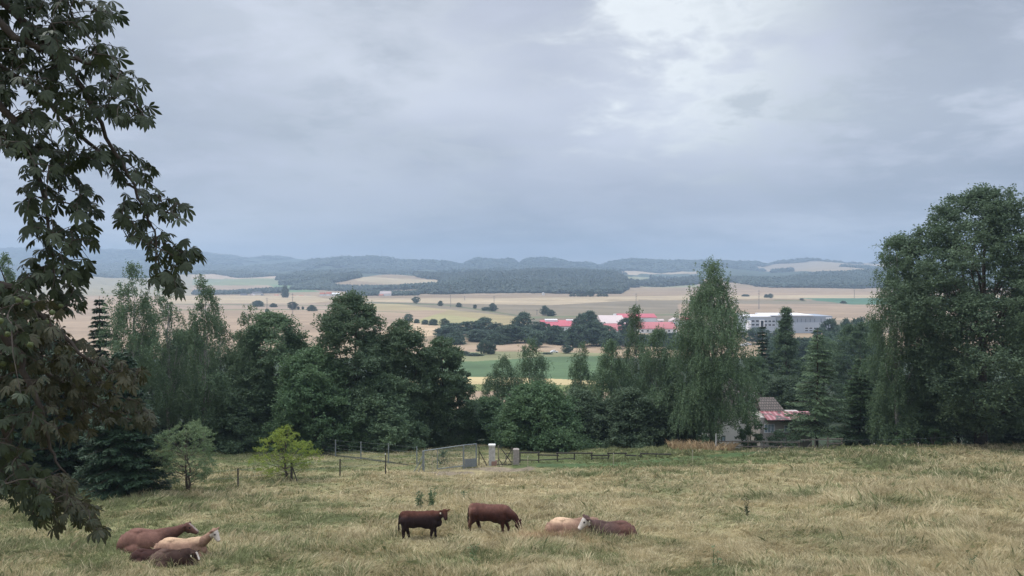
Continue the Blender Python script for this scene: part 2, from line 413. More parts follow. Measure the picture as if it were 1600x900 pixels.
U = np.concatenate([np.linspace(-1.5, -0.78, 60)[:-1], np.linspace(-0.78, 0.78, 760), np.linspace(0.78, 1.5, 60)[1:]])
def sheet(name, ys, mat, colour, **tags):
    ys = np.asarray(ys); xx = U[None, :] * (ys[:, None] + 30); yy = np.broadcast_to(ys[:, None], xx.shape)
    zz = hgt(xx, yy)
    V = np.stack([xx, yy, zz], -1).reshape(-1, 3); nr, nc = xx.shape
    i = (np.arange(nr - 1)[:, None] * nc + np.arange(nc - 1)[None, :]).ravel()
    Fc = np.stack([i, i + 1, i + nc + 1, i + nc], -1)
    me = mesh_np(name, V, Fc, colour(V[:, 0], V[:, 1]), smooth=True)
    o = link(name, me, mat); tag(o, **tags); return o

def vnoise(x, y, s, seed=0):
    """cheap smooth noise, 0..1"""
    r = np.random.RandomState(seed); v = 0
    for k in range(6):
        a = r.rand() * 6.28; f = s * (0.6 + 1.3 * r.rand()); p = r.rand() * 6.28
        v = v + np.sin((x * math.cos(a) + y * math.sin(a)) * f + p + 1.3 * np.sin((x * math.sin(a) - y * math.cos(a)) * f * 0.7 + p * 2))
    return np.clip(0.5 + v / 6.5, 0, 1)

DITCH = world_poly([(488, 706), (520, 711), (575, 717), (640, 727), (640, 729), (575, 720), (520, 714), (488, 709)], 12)
WORN = world_poly([(655, 739), (760, 731), (830, 730), (845, 736), (760, 741), (690, 745)], 15)
TRACK = world_poly([(840, 726), (960, 724), (1060, 716), (1180, 706), (1250, 707), (1180, 712), (1060, 722), (960, 730), (840, 731)], 20)
def straw_green(x, y):
    """how green (1) or straw-dry (0) the meadow grass is at a place"""
    g = 0.40 * vnoise(x, y, 0.16, 3) + 0.45 * vnoise(x, y * 1.6, 0.55, 5) + 0.25 * vnoise(x, y, 1.5, 6)
    g = g - 0.12 + 0.22 * sstep(56, 66, y) - 0.06 * sstep(10, 40, x) + 0.12 * sstep(-10, -25, x) + 0.30 * (y > 62) * (1 - sstep(20, 26, x)) * (x > 0)
    return np.clip(g, 0, 1)
STRAW = np.array([0.42, 0.345, 0.185]); GREEN = np.array([0.115, 0.150, 0.052]); DGREEN = np.array([0.06, 0.095, 0.035])
def meadow_col(x, y):
    g = straw_green(x, y)[:, None]
    c = (STRAW * (1 - g) + GREEN * g) * 0.62
    w = (sstep(79, 83, y) * sstep(20, 27, x))[:, None]; w = np.maximum(w, sstep(87, 92, y)[:, None]); c = c * (1 - w) + np.array([0.045, 0.055, 0.03]) * w  # dark woodland floor past the brow, tree shade painted into its colour
    m_ = inside(WORN, x, y) & (vnoise(x, y, 1.6, 51) > .42); c[m_] = (0.19, 0.155, 0.105)
    c[inside(TRACK, x, y)] = DGREEN * 1.0
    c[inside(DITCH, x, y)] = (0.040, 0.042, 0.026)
    return c
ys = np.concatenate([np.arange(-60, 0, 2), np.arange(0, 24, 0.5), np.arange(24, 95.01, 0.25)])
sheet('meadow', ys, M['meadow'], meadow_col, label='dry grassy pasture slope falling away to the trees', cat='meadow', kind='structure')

TAN = (0.275, 0.205, 0.128); LIGHT = (0.38, 0.30, 0.19); PINK = (0.32, 0.235, 0.155); GREY = (0.20, 0.165, 0.110); YG = (0.30, 0.27, 0.13)
GR = (0.088, 0.138, 0.062); BG = (0.075, 0.15, 0.09); GG = (0.20, 0.22, 0.12); WOODS = (0.025, 0.042, 0.02)
FIELDS = [
    ([(-100, 462), (1700, 462), (1700, 560), (-100, 560)], TAN),
    ([(560, 468), (1700, 468), (1700, 520), (780, 520), (600, 480)], GREY),
    ([(1080, 449), (1700, 449), (1700, 464), (1080, 464)], (0.30, 0.22, 0.145)),
    ([(1060, 474), (1700, 478), (1700, 500), (1060, 500)], (0.30, 0.22, 0.145)),
    ([(560, 466), (800, 466), (900, 464), (1070, 462), (1700, 460), (1700, 465), (1100, 467), (960, 471), (860, 477), (800, 476), (560, 471)], LIGHT),
    ([(650, 461), (1070, 457), (1070, 461), (650, 464)], (0.27, 0.20, 0.13)),
    ([(560, 474), (620, 475), (720, 486), (830, 497), (820, 515), (560, 515)], (0.30, 0.245, 0.13)),
    ([(600, 486), (700, 492), (780, 502), (700, 508), (600, 502)], YG),
    ([(590, 502), (660, 505), (730, 518), (590, 535)], (0.46, 0.34, 0.21)),
    ([(250, 462), (490, 462), (520, 470), (480, 474), (250, 474)], LIGHT),
    ([(250, 474), (520, 474), (520, 485), (250, 485)], (0.29, 0.22, 0.155)),
    ([(250, 485), (700, 485), (560, 530), (100, 560), (-100, 560), (-100, 480)], PINK),
    ([(-100, 462), (250, 462), (250, 500), (-100, 500)], PINK),
    ([(300, 429), (432, 428), (434, 436), (300, 436)], (0.42, 0.32, 0.22)),
    ([(300, 436), (440, 435), (500, 448), (470, 447), (300, 447)], GG),
    ([(300, 446), (420, 446), (452, 457), (300, 458)], PINK),
    ([(420, 444), (480, 446), (500, 456), (452, 457)], (0.14, 0.21, 0.10)),
    ([(-100, 425), (300, 429), (300, 462), (-100, 462)], (0.28, 0.24, 0.15)),
    ([(520, 431), (700, 438), (720, 450), (620, 446), (530, 436)], (0.36, 0.29, 0.18)),
    ([(970, 433), (1090, 432), (1090, 449), (1010, 449), (968, 444)], (0.24, 0.24, 0.14)),
    ([(970, 424), (1090, 424), (1090, 428), (970, 428)], (0.40, 0.31, 0.20)),
    ([(1180, 408), (1400, 408), (1400, 424), (1180, 424)], (0.30, 0.24, 0.16)),
    ([(748, 427), (790, 419), (800, 421), (765, 428)], (0.30, 0.27, 0.18)),
    ([(560, 471.5), (700, 476), (830, 495.5), (830, 497), (700, 477.5), (560, 472.6)], (0.10, 0.12, 0.06)),
    ([(250, 474.5), (520, 477), (520, 478), (250, 475.5)], (0.13, 0.14, 0.07)), ([(250, 484), (520, 483), (640, 488), (640, 489), (520, 484), (250, 485.5)], (0.16, 0.16, 0.08)),
    ([(1080, 467), (1260, 470), (1260, 471), (1080, 468)], (0.15, 0.15, 0.08)), ([(820, 495), (1170, 488), (1170, 490), (820, 498)], (0.14, 0.15, 0.08)),
    ([(1245, 466), (1700, 465), (1700, 476), (1330, 476), (1290, 471)], BG),
    ([(640, 552), (700, 548), (950, 552), (950, 558), (640, 575)], (0.20, 0.20, 0.10)),
    ([(640, 545), (720, 541), (800, 536), (900, 536), (960, 548), (800, 547), (640, 556)], PINK),
    ([(640, 562), (740, 565), (850, 558), (960, 556), (960, 600), (640, 600)], GR),
    ([(640, 590), (780, 589), (960, 596), (960, 610), (640, 604)], (0.46, 0.37, 0.19)),
    ([(640, 600), (960, 603), (960, 620), (640, 620)], (0.17, 0.19, 0.07)),
    ([(640, 610), (960, 613), (960, 640), (640, 640)], PINK),
]
FW = [(world_poly(p), c) for p, c in FIELDS]
def field_col(x, y):
    c = np.tile(np.array((0.035, 0.048, 0.025)), (len(x), 1))  # dark woodland floor before the fields; shade under the trees put into the colour
    c[y > 520] = TAN; c[y > 2650] = (0.05, 0.07, 0.045)
    for p, q in FW:
        m = (x > p[:, 0].min()) & (x < p[:, 0].max()) & (y > p[:, 1].min()) & (y < p[:, 1].max()); idx = np.nonzero(m)[0]
        c[idx[inside(p, x[idx], y[idx])]] = q
    # narrow lines of the plough and seed drill are too fine to see; broad swaths are not
    c *= 0.95; c *= (1 + 0.07 * np.sin(x * 0.045 + y * 0.05) * np.sin(y * 0.012 - x * 0.004))[:, None]
    return c
sheet('valley_fields', np.concatenate([[95.0], np.arange(97, 200, 2.5), np.geomspace(200, 2600, 520)]), M['fields'], field_col, label='patchwork of harvested and green fields across the valley', cat='fields', kind='structure')
sheet('hills', np.geomspace(2600, 8000, 150), M['hills'], field_col, label='low hills and ridges on the horizon', cat='hills', kind='structure')

# ------------------------------------------------------------------ haze
hb = MB().box(-13500, 13500, -60, 8700, -75, 330)
mh = bpy.data.materials.new('haze_air'); mh.use_nodes = True; nt = mh.node_tree; nt.nodes.clear()
pv = nt.nodes.new('ShaderNodeVolumePrincipled'); pv.inputs['Color'].default_value = (0.44, 0.58, 0.745, 1); pv.inputs['Density'].default_value = 0.00022
pv.inputs['Anisotropy'].default_value = 0.1
mo = nt.nodes.new('ShaderNodeOutputMaterial'); nt.links.new(pv.outputs[0], mo.inputs['Volume'])
tag(hb.build('haze', mh), label='pale blue haze filling the air over the valley', cat='haze', kind='stuff')

# ------------------------------------------------------------------ foliage builders
def unit(v): return v / np.maximum(np.linalg.norm(v, axis=-1, keepdims=True), 1e-9)
def leaf_quads(P, size, rng, up=0.35, aspect=0.55, droop=None):
    """rhombic leaves at points P; size array or scalar"""
    n = len(P); size = np.broadcast_to(np.asarray(size, dtype=float), (n,))
    d = rng.normal(size=(n, 3)); d[:, 2] *= 0.6
    if droop is not None: d = d + np.array([0, 0, -droop])
    d = unit(d)
    nrm = rng.normal(size=(n, 3)); nrm[:, 2] += up * 3; nrm = unit(nrm)
    s = unit(np.cross(nrm, d))
    L = size[:, None] * (0.7 + 0.6 * rng.rand(n, 1)); W = L * aspect * 0.5
    fold = np.cross(s, d) * W * 0.3
    V = np.stack([P, P + d * L * 0.5 + s * W + fold, P + d * L, P + d * L * 0.5 - s * W + fold], 1).reshape(-1, 3)
    return V, np.arange(n * 4).reshape(-1, 4)

def prof(ctrl, t): return np.interp(t, [c[0] for c in ctrl], [c[1] for c in ctrl])
BROAD = [(0, .45), (.12, .80), (.35, 1.0), (.6, .92), (.8, .68), (.93, .38), (1, .08)]
ROUND = [(0, .35), (.15, .80), (.4, 1.0), (.65, .95), (.85, .62), (1, .15)]
TALL = [(0, .55), (.2, .95), (.45, 1.0), (.65, .80), (.82, .50), (.93, .22), (1, .04)]
DOME = [(0, .95), (.25, 1.0), (.5, .9), (.75, .65), (.92, .35), (1, .1)]

def crown_points(H, R, cb, ctrl, n, rng, minr=0.45, lump=0.22):
    t = rng.rand(n * 3); keep = rng.rand(n * 3) < 0.25 + prof(ctrl, t); t = t[keep][:n]
    if len(t) < n: t = np.concatenate([t, rng.rand(n - len(t))])
    a = rng.rand(n) * 2 * math.pi
    r = prof(ctrl, t) * R * (1 + lump * np.sin(a * 2 + rng.rand() * 6 + t * 5) + lump * .7 * np.sin(a * 5 + rng.rand() * 6 - t * 9))
    rr = (minr + (1 - minr) * rng.rand(n) ** 0.6)
    z = H * (cb + (1 - cb) * t)
    return np.stack([np.cos(a) * r * rr, np.sin(a) * r * rr, z], 1), rr

def trunk_mesh(H, R, cb, C, rng, r0, limbs=26, lean=(0, 0), stems=1):
    mb = MB(); starts = []
    for s in range(stems):
        ox, oy = (0, 0) if stems == 1 else (rng.uniform(-.25, .25), rng.uniform(-.25, .25))
        ht = H * rng.uniform(.80, .93) if stems == 1 else H * rng.uniform(.6, .9)
        dx, dy = rng.normal(0, R * (.06 if stems == 1 else .3), 2)
        pts = [(ox, oy, -0.5)]; rad = [r0 * 1.25]
        for k in range(1, 9):
            q = k / 8
            pts.append((ox + dx * q + rng.normal(0, .05) + lean[0] * q * H, oy + dy * q + rng.normal(0, .05) + lean[1] * q * H, ht * q)); rad.append(r0 * (1 - .9 * q) + .012)
        mb.tube(pts, rad, 8); starts.append(pts)
    sel = C[rng.choice(len(C), min(limbs, len(C)), replace=False)] if len(C) else []
    for c in sel:
        pts = starts[rng.randint(len(starts))]
        zt = max(H * cb * .7, c[2] * rng.uniform(.55, .8)); zt = min(zt, pts[-1][2] * .95)
        k = min(7, int(zt / pts[-1][2] * 8)); q = pts[max(k, 1)]
        s0 = np.array([q[0], q[1], q[2]]); e = c; mid = (s0 + e) / 2 + np.array([0, 0, (e[2] - s0[2]) * -.12]) + rng.normal(0, R * .03, 3)
        rr = r0 * .32 * (1 - .6 * q[2] / H)
        mb.tube([s0, s0 * .5 + mid * .5 + rng.normal(0, .04, 3), mid, (mid + e) / 2 + rng.normal(0, R * .02, 3), e], [rr, rr * .8, rr * .6, rr * .4, .012], 5)
    return mb

def broadleaf(H, R, cb=.15, ctrl=BROAD, seed=1, nc=260, per=260, leaf=.25, clump=None, lean=(0, 0), stems=1, r0=None, gaps=0.0, limbs=26, asp=.6):
    rng = np.random.RandomState(seed)
    C, rr = crown_points(H, R, cb, ctrl, nc, rng)
    C[:, 0] += lean[0] * C[:, 2]; C[:, 1] += lean[1] * C[:, 2]
    cl = clump or max(.25, .19 * R)
    C[:, 2] = np.minimum(C[:, 2], H - cl * .4)
    rad = cl * rng.uniform(.55, 1.25, nc)
    P = []
    for c, r in zip(C, rad):
        n = int(per * (r / cl) ** 2)
        v = unit(rng.normal(size=(n, 3))); q = (0.35 + 0.65 * rng.rand(n, 1) ** .45)
        # twigs: each clump is a spray of short shoots, not a ball
        k = max(3, n // 16); sd = unit(rng.normal(size=(k, 3)) + np.array([0, 0, .35])); w = rng.randint(k, size=n)
        v = sd[w] * (0.25 + 0.95 * rng.rand(n, 1)) + rng.normal(0, .13, (n, 3))
        P.append(c + v * np.array([r * 1.1, r * 1.1, r * .72]))
    P = np.concatenate(P); P[:, 2] = np.maximum(P[:, 2], .15)
    V, Fc = leaf_quads(P, leaf, rng, aspect=asp)
    tr = trunk_mesh(H, R, cb, C, rng, r0 or H * .018, limbs, lean, stems)
    return V, Fc, tr

def birch(H, R, cb=.18, ctrl=TALL, seed=1, nc=120, strands=9, leaf=.15, hang=(.8, 2.6), lean=(0, 0), r0=None, limbs=30, per=24, mask=None, lump=.22):
    rng = np.random.RandomState(seed)
    nc = int(nc * 1.7); C, rr = crown_points(H, R, cb, ctrl, nc, rng, minr=.2, lump=lump)
    C[:, 0] += lean[0] * C[:, 2]; C[:, 1] += lean[1] * C[:, 2]
    P = []; S = []
    for c in C:
        out = np.array([c[0], c[1], 0]); out = out / (np.linalg.norm(out) + .01)
        k = rng.poisson(strands) + 2
        o = c + rng.normal(0, .20 * R * .6, (k, 3)) * np.array([1, 1, .6])
        L = rng.uniform(hang[0], hang[1], k) * (0.45 + 0.55 * (1 - c[2] / H)) * (.6 if c[2] > H * .85 else 1)
        for j in range(k):
            n = int(per * L[j] / 1.6) + 4
            t = rng.rand(n) ** .9
            sway = out * .25 * L[j]
            p = o[j] + sway * np.sqrt(t)[:, None] + np.stack([rng.normal(0, .07, n), rng.normal(0, .07, n), -t * L[j] + rng.normal(0, .05, n)], 1)
            P.append(p)
    P = np.concatenate(P); P[:, 2] = np.maximum(P[:, 2], .2)
    if mask is not None: P = P[mask(P)]
    V, Fc = leaf_quads(P, leaf, rng, up=.1, aspect=.6, droop=1.0)
    tr = trunk_mesh(H, R, cb * .5, C, rng, r0 or H * .009, limbs, lean)
    return V, Fc, tr

def spruce(H, R, cb=.05, seed=1, whorls=34, per=9, leaf=.20, droop=.25, dens=1.0, power=.85, gappy=0.0):
    rng = np.random.RandomState(seed); P = []; D = []; mb = MB()
    mb.tube([(0, 0, -.5), (0, 0, H * .3), (0.03, 0, H * .7), (0, 0, H)], [H * .014, H * .011, H * .006, .015], 7)
    for w in range(whorls):
        t = (w + rng.rand() * .6) / whorls; z = H * (cb + (1 - cb) * t)
        Lm = R * (1 - t) ** power + .12
        for b in range(per):
            if rng.rand() < gappy: continue
            a = rng.rand() * 6.283; L = Lm * rng.uniform(.65, 1.08); dr = droop * rng.uniform(.6, 1.4)
            di = np.array([math.cos(a), math.sin(a), 0]); si = np.array([-di[1], di[0], 0])
            n = int((14 + 30 * L) * dens); s = rng.rand(n) ** .7
            zz = z - dr * L * s + .30 * dr * L * s ** 3 + .10 * L * (1 - t) * s * 0
            side = rng.uniform(-1, 1, n) * (.30 * L * (1 - s * .75) + .06)
            p = di * (L * s)[:, None] + si * side[:, None]; p[:, 2] += zz - np.abs(side) * .35 - rng.rand(n) * .10
            P.append(p); D.append(di * .8 + si * np.sign(side)[:, None] * .7 + np.array([0, 0, -.35]))
            if b % 2 == 0: mb.tube([(0, 0, z), tuple(di * L * .5 + np.array([0, 0, z - dr * L * .5])), tuple(di * L * .95 + np.array([0, 0, z - dr * L * .68]))], [.012 + L * .012, .010 + L * .006, .006], 4)
    P = np.concatenate(P); D = unit(np.concatenate(D) + rng.normal(0, .25, (len(P), 3)))
    nrm = unit(rng.normal(0, .4, (len(P), 3)) + np.array([0, 0, 1])); S = unit(np.cross(nrm, D))
    L = leaf * rng.uniform(.7, 1.4, (len(P), 1)); W = L * .19
    V = np.stack([P, P + D * L * .45 + S * W, P + D * L, P + D * L * .45 - S * W], 1).reshape(-1, 3)
    return V, np.arange(len(P) * 4).reshape(-1, 4), mb

def plant(name, made, leafmat, barkmat, loc, label, cat, group=None, rz=0.0, crown='crown', sc=1.0):
    V, Fc, tr = made
    root = empty(name, loc, rz, sc); tag(root, label, cat, group)
    link(crown, mesh_np(crown, V, Fc), leafmat, root)
    tr.build('trunk', barkmat, root, smooth=True)
    return root

def tree_at(kind, name, px, Y, top, wpx, label, cat='tree', group=None, seed=1, leafmat='leaf_linden', bark='bark', sink=0.0, **kw):
    g = ground(px, Y); H = zpy(top, Y) - g.z; R = wpx / 2 / F * Y
    fn = {'b': broadleaf, 'w': birch, 's': spruce}[kind]
    return plant(name, fn(H, R, seed=seed, **kw), M[leafmat], M[bark], g, label, cat, group)

# ------------------------------------------------------------------ far forests (too many trees to count)
def forest(name, polys, spacing, hh, seed, label, mat='forest'):
    """polys: outlines in (azimuth column, distance) on the ground"""
    rng = np.random.RandomState(seed); VV = []; FF = []; nb = 0
    # one tree: a lumpy cone-topped crown, 5 rings of 7
    rings = [(0.0, .55), (.22, .95), (.5, .85), (.75, .55), (.93, .22)]
    for poly in polys:
        W = np.array([(X(p, Y), Y) for p, Y in poly], dtype=float)
        x0, y0 = W.min(0); x1, y1 = W.max(0); s = spacing * (0.6 + 0.4 * (y0 + y1) / 2 / 2500)
        gx, gy = np.meshgrid(np.arange(x0, x1, s), np.arange(y0, y1, s)); gx = gx.ravel() + rng.uniform(-.5, .5, gx.size) * s; gy = gy.ravel() + rng.uniform(-.5, .5, gy.size) * s
        wob = 13 * s * (vnoise(gx, gy, 0.012, seed) - .5)
        m = inside(W, gx + wob, gy + wob); gx, gy = gx[m], gy[m]; n = len(gx)
        if n == 0: continue
        stand = vnoise(gx, gy, 0.008, seed + 3)
        H = hh * rng.uniform(.82, 1.08, n) * (0.45 + 1.0 * stand); R = s * rng.uniform(.65, .95, n); z = hgt(gx, gy) - .5
        K = 7; v = np.zeros((n, 5 * K + 1, 3))
        for i, (t, r) in enumerate(rings):
            a = np.arange(K) / K * 6.283 + rng.rand(n, 1) * 6.28
            rr = R[:, None] * r * rng.uniform(.7, 1.25, (n, K))
            v[:, i * K:(i + 1) * K, 0] = gx[:, None] + np.cos(a) * rr; v[:, i * K:(i + 1) * K, 1] = gy[:, None] + np.sin(a) * rr
            v[:, i * K:(i + 1) * K, 2] = z[:, None] + H[:, None] * (t + rng.uniform(-.05, .05, (n, K)))
        v[:, -1, 0] = gx; v[:, -1, 1] = gy; v[:, -1, 2] = z + H
        f = []
        for i in range(4):
            for k in range(K):
                a, b = i * K + k, i * K + (k + 1) % K; f += [(a, b, b + K), (a, b + K, a + K)]
        for k in range(K): f.append((4 * K + k, 4 * K + (k + 1) % K, 5 * K))
        f = np.array(f); FF.append((f[None] + (np.arange(n) * (5 * K + 1))[:, None, None] + nb).reshape(-1, 3)); VV.append(v.reshape(-1, 3)); nb += n * (5 * K + 1)
    o = link(name, mesh_np(name, np.concatenate(VV), np.concatenate(FF)), M[mat]); tag(o, label, 'forest', kind='stuff'); return o
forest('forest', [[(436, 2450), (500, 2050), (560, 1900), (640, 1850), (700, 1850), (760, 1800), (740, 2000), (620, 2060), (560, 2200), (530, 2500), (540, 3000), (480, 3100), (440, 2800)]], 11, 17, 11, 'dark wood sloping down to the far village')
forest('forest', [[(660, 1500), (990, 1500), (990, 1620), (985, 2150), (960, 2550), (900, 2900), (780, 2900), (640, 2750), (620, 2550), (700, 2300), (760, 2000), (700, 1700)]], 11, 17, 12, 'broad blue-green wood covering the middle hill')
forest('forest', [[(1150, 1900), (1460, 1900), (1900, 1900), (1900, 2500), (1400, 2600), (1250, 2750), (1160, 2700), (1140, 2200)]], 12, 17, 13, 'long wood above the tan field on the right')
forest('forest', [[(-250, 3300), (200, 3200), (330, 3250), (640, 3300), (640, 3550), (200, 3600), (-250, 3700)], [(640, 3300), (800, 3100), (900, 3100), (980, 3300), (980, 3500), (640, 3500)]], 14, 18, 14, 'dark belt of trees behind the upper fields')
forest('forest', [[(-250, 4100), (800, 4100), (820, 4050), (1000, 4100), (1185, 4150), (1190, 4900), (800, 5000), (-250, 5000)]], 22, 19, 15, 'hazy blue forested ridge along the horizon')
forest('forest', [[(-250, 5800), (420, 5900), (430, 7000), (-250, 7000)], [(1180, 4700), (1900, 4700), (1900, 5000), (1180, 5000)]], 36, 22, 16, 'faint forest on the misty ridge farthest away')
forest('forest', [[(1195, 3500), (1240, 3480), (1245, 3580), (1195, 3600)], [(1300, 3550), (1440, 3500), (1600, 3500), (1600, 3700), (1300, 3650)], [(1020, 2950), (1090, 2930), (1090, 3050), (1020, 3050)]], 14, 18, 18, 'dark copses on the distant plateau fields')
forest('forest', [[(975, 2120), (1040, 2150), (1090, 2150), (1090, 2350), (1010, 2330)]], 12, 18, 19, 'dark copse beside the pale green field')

# hedges and thickets of the valley
forest('thicket', [[(300, 1900), (455, 1850), (455, 2000), (300, 2050)], [(540, 1560), (620, 1500), (680, 1500), (680, 1620), (550, 1680)]], 9, 13, 21, 'leafy thicket round the far village houses')

# ------------------------------------------------------------------ valley trees, each its own
_vm = {}
def vmesh(k):
    if k not in _vm:
        H, R = [(14, 6.2), (14, 5.0), (14, 7.0), (14, 3.6), (8, 6.0), (14, 5.6)][k]
        V, Fc, tr = broadleaf(H, R, cb=[.10, .06, .12, .06, .0, .02][k], ctrl=[ROUND, TALL, ROUND, TALL, DOME, BROAD][k], seed=70 + k, nc=150, per=100, leaf=.66, clump=1.5, limbs=12, r0=.28)
        me = mesh_np('crown', V, Fc); me.materials.append(M['leaf_valley'])
        t = bpy.data.meshes.new('trunk'); t.from_pydata(tr.v, [], tr.f); t.materials.append(M['bark']); _vm[k] = (me, t, H, R)
    return _vm[k]
_rv = random.Random(4)
def vtree(name, px, Y, top, wpx, label, cat, group=None, k=0):
    me, t, H0, R0 = vmesh(k); g = ground(px, Y); H = zpy(top, Y) - g.z; R = wpx / 2 / F * Y
    root = empty(name, g, _rv.uniform(0, 6.28)); root.scale = (R / R0, R / R0, H / H0); tag(root, label, cat, group)
    a = link('crown', me, None, root); b = link('trunk', t, None, root)
    return root
def vt_base(name, px, base, top, wpx, label, cat, group=None, k=0):
    """placed where the foot shows at row base"""
    p = hit(px, base); return vtree(name, px, p.y, top, wpx, label, cat, group, k)
T = 'tree'
# the single trees on the open fields
for a in [
    (403, 479, 470, 16, 'wide dark bush alone on the pale field below the village', 4), (427, 480, 474, 9, 'small low bush right of the wide dark one on the pale field', 4),
    (457, 484, 472, 15, 'round tree on the pale strip under the village poplar', 0), (417, 487, 483, 5, 'tiny bush standing alone in the pink field', 4),
    (487, 486, 477, 12, 'broad bush beside two tiny saplings at the field edge', 4), (466, 484, 479, 4, 'left of two tiny saplings on the field edge', 0), (473, 484, 479, 4, 'right of two tiny saplings on the field edge', 0),
    (650, 474, 464, 12, 'light green tree alone at the end of the pale strip', 0), (688, 478, 470, 8, 'small dark tree beside the thin field path', 5),
    (717, 480, 473, 9, 'small tree on the dark field edge left of the pole', 5), (742, 482, 476, 6, 'smallest tree on the dark field edge', 5),
    (770, 486, 474, 13, 'tree at the foot of the tall field pole', 5), (760, 485, 480, 14, 'low scrub left of the tall field pole', 4),
    (851, 493, 478, 13, 'left and taller of the paired dark trees in the brown field', 0), (861, 494, 484, 14, 'right and lower of the paired dark trees in the brown field', 5),
    (638, 504, 491, 14, 'round bush at the left end of the yellowish slope', 0), (651, 505, 499, 9, 'small bush second in the row on the yellowish slope', 4),
    (664, 507, 500, 11, 'middle bush of the row on the yellowish slope', 4), (677, 508, 499, 14, 'larger bush at the right of the row on the yellowish slope', 4), (694, 512, 498, 14, 'tree closing the bush row on the yellowish slope', 0),
    (1197, 465, 460, 6, 'left of two tiny bushes on the upper tan field', 4), (1204, 466, 459, 8, 'right and taller of two tiny bushes on the upper tan field', 0),
    (1165, 463, 460, 12, 'low dark bush at the rim of the upper tan field', 4), (1253, 469, 466, 6, 'tiny bush at the tip of the green strip', 4), (1318, 474, 470, 8, 'small bush at the edge of the green strip', 4),
]:
    vt_base('field_tree', a[0], a[1], a[2], a[3], a[4], T, 'trees scattered on the fields', a[5])
# the small trees lined up under the middle wood
for i, px in enumerate((892, 897, 903, 907, 911, 915, 935, 939, 944, 948)):
    vt_base('row_tree', px, 463.5, 459.5 - (i % 3) * .6, 5, 'tiny tree in the evenly planted row at the foot of the middle wood', T, 'row of tiny planted trees under the middle wood', 0)
vt_base('field_tree', 923, 463.5, 454, 14, 'largest tree at the foot of the middle wood beside the planted row', T, None, 0)
vt_base('poplar_tree', 446, 465, 447, 11, 'dark square-topped tree towering over the far village', T, None, 3)
# thick belt in front of the sheds
belt = [  # px, Y, top, width, k
    (818, 545, 489, 32, 0, 'tall broad tree rising over the left end of the red roofed shed'), (842, 520, 503, 36, 2, 'broad tree in front of the left end of the red shed'),
    (862, 470, 512, 28, 0, 'round tree with a visible trunk beside the white car'), (799, 480, 508, 34, 1, 'tall slim crown in the middle of the hedgerow belt'),
    (777, 540, 505, 34, 2, 'hazy tree left of the slim crown in the hedgerow belt'), (757, 560, 497, 34, 0, 'highest crown at the left of the hedgerow belt'),
    (733, 560, 502, 34, 2, 'wide hazy tree in the left part of the hedgerow belt'), (708, 560, 505, 32, 5, 'hazy tree at the left end of the hedgerow belt'),
    (712, 470, 520, 30, 4, 'dark lower tree in front of the left belt end'), (694, 520, 509, 26, 5, 'tree half hidden behind the linden tops'),
    (745, 490, 516, 34, 5, 'lower dark tree in front of the highest crown of the belt'), (776, 470, 522, 34, 4, 'low wide tree at the foot of the hazy belt'),
    (820, 480, 511, 34, 2, 'full round tree right of the slim crown of the belt'), (838, 450, 519, 30, 0, 'round tree over the pink path'),
    (755, 400, 532, 18, 0, 'small tree at the left of the pink path gap'), (767, 400, 536, 16, 5, 'smaller twin tree by the pink path gap'),
    (722, 395, 549, 26, 4, 'left mound of dark bushes at the green field edge'), (741, 390, 552, 22, 4, 'right mound of dark bushes at the green field edge'),
    (886, 405, 540, 17, 0, 'round bushy tree standing on the green field edge'), (855, 400, 551, 15, 4, 'low bush left of the white car'),
    (921, 540, 487, 34, 1, 'tall tree between the left red roof and the big shed'), (908, 530, 492, 24, 0, 'tree against the right end of the left red roof'),
    (932, 460, 503, 44, 2, 'massive round tree in front of the big shed'), (903, 450, 509, 34, 0, 'round tree in front of the left red roof end'),
    (951, 480, 510, 22, 0, 'tree below the pale roof of the big shed'), (980, 500, 498, 28, 0, 'round tree before the red roofs of the middle shed'),
    (888, 480, 517, 26, 4, 'low dark tree under the left red roof'), (960, 440, 522, 32, 2, 'broad tree right of the massive round one'), (868, 560, 509, 22, 4, 'bush against the white wall of the left shed'),
    (1030, 470, 516, 30, 0, 'tree below the long middle red roof'), (1055, 440, 520, 36, 2, 'broad tree beside the big birch top'),
    (1183, 470, 512, 38, 2, 'grey-green tree under the left end of the office building'), (1215, 440, 519, 34, 0, 'hazy tree in front of the office windows'),
    (1298, 430, 500, 28, 0, 'round hazy tree at the right corner of the grey building'), (1322, 440, 499, 20, 1, 'slim hazy tree right of the grey building'),
    (1285, 400, 512, 30, 2, 'hazy tree before the lower windows of the grey building'), (1345, 420, 496, 34, 2, 'hazy tree between the grey building and the right birch'),
    (1365, 440, 502, 28, 5, 'hazy tree half hidden by the right birch'), (1315, 330, 512, 50, 2, 'wide hazy tree below the right end of the grey building'),
    (1255, 340, 528, 50, 2, 'wide hazy tree below the middle of the grey building'), (1350, 300, 520, 60, 0, 'large hazy tree left of the right birch'),
]
_rb = random.Random(8)
for i in range(22):
    px = _rb.uniform(690, 850); belt.append((px, _rb.uniform(480, 580), 509 + _rb.uniform(0, 14), _rb.uniform(24, 36), _rb.choice((0, 2, 5)), 'hazy crown merging into the thick of the hedgerow belt'))
for i in range(12):
    px = _rb.uniform(860, 1060); belt.append((px, _rb.uniform(430, 480), 518 + _rb.uniform(0, 9), _rb.uniform(24, 36), _rb.choice((0, 2, 5)), 'hazy crown in the thick belt below the red roofed sheds'))
for i in range(12):
    px = _rb.uniform(1170, 1370); belt.append((px, _rb.uniform(300, 420), 522 + _rb.uniform(0, 16), _rb.uniform(34, 52), _rb.choice((0, 2, 5)), 'hazy crown in the thick belt below the grey office building'))
for px, Y, top, w, k, lab in belt:
    vtree('valley_tree', px, Y, top, w, lab, T, 'belt of trees in the valley', k)

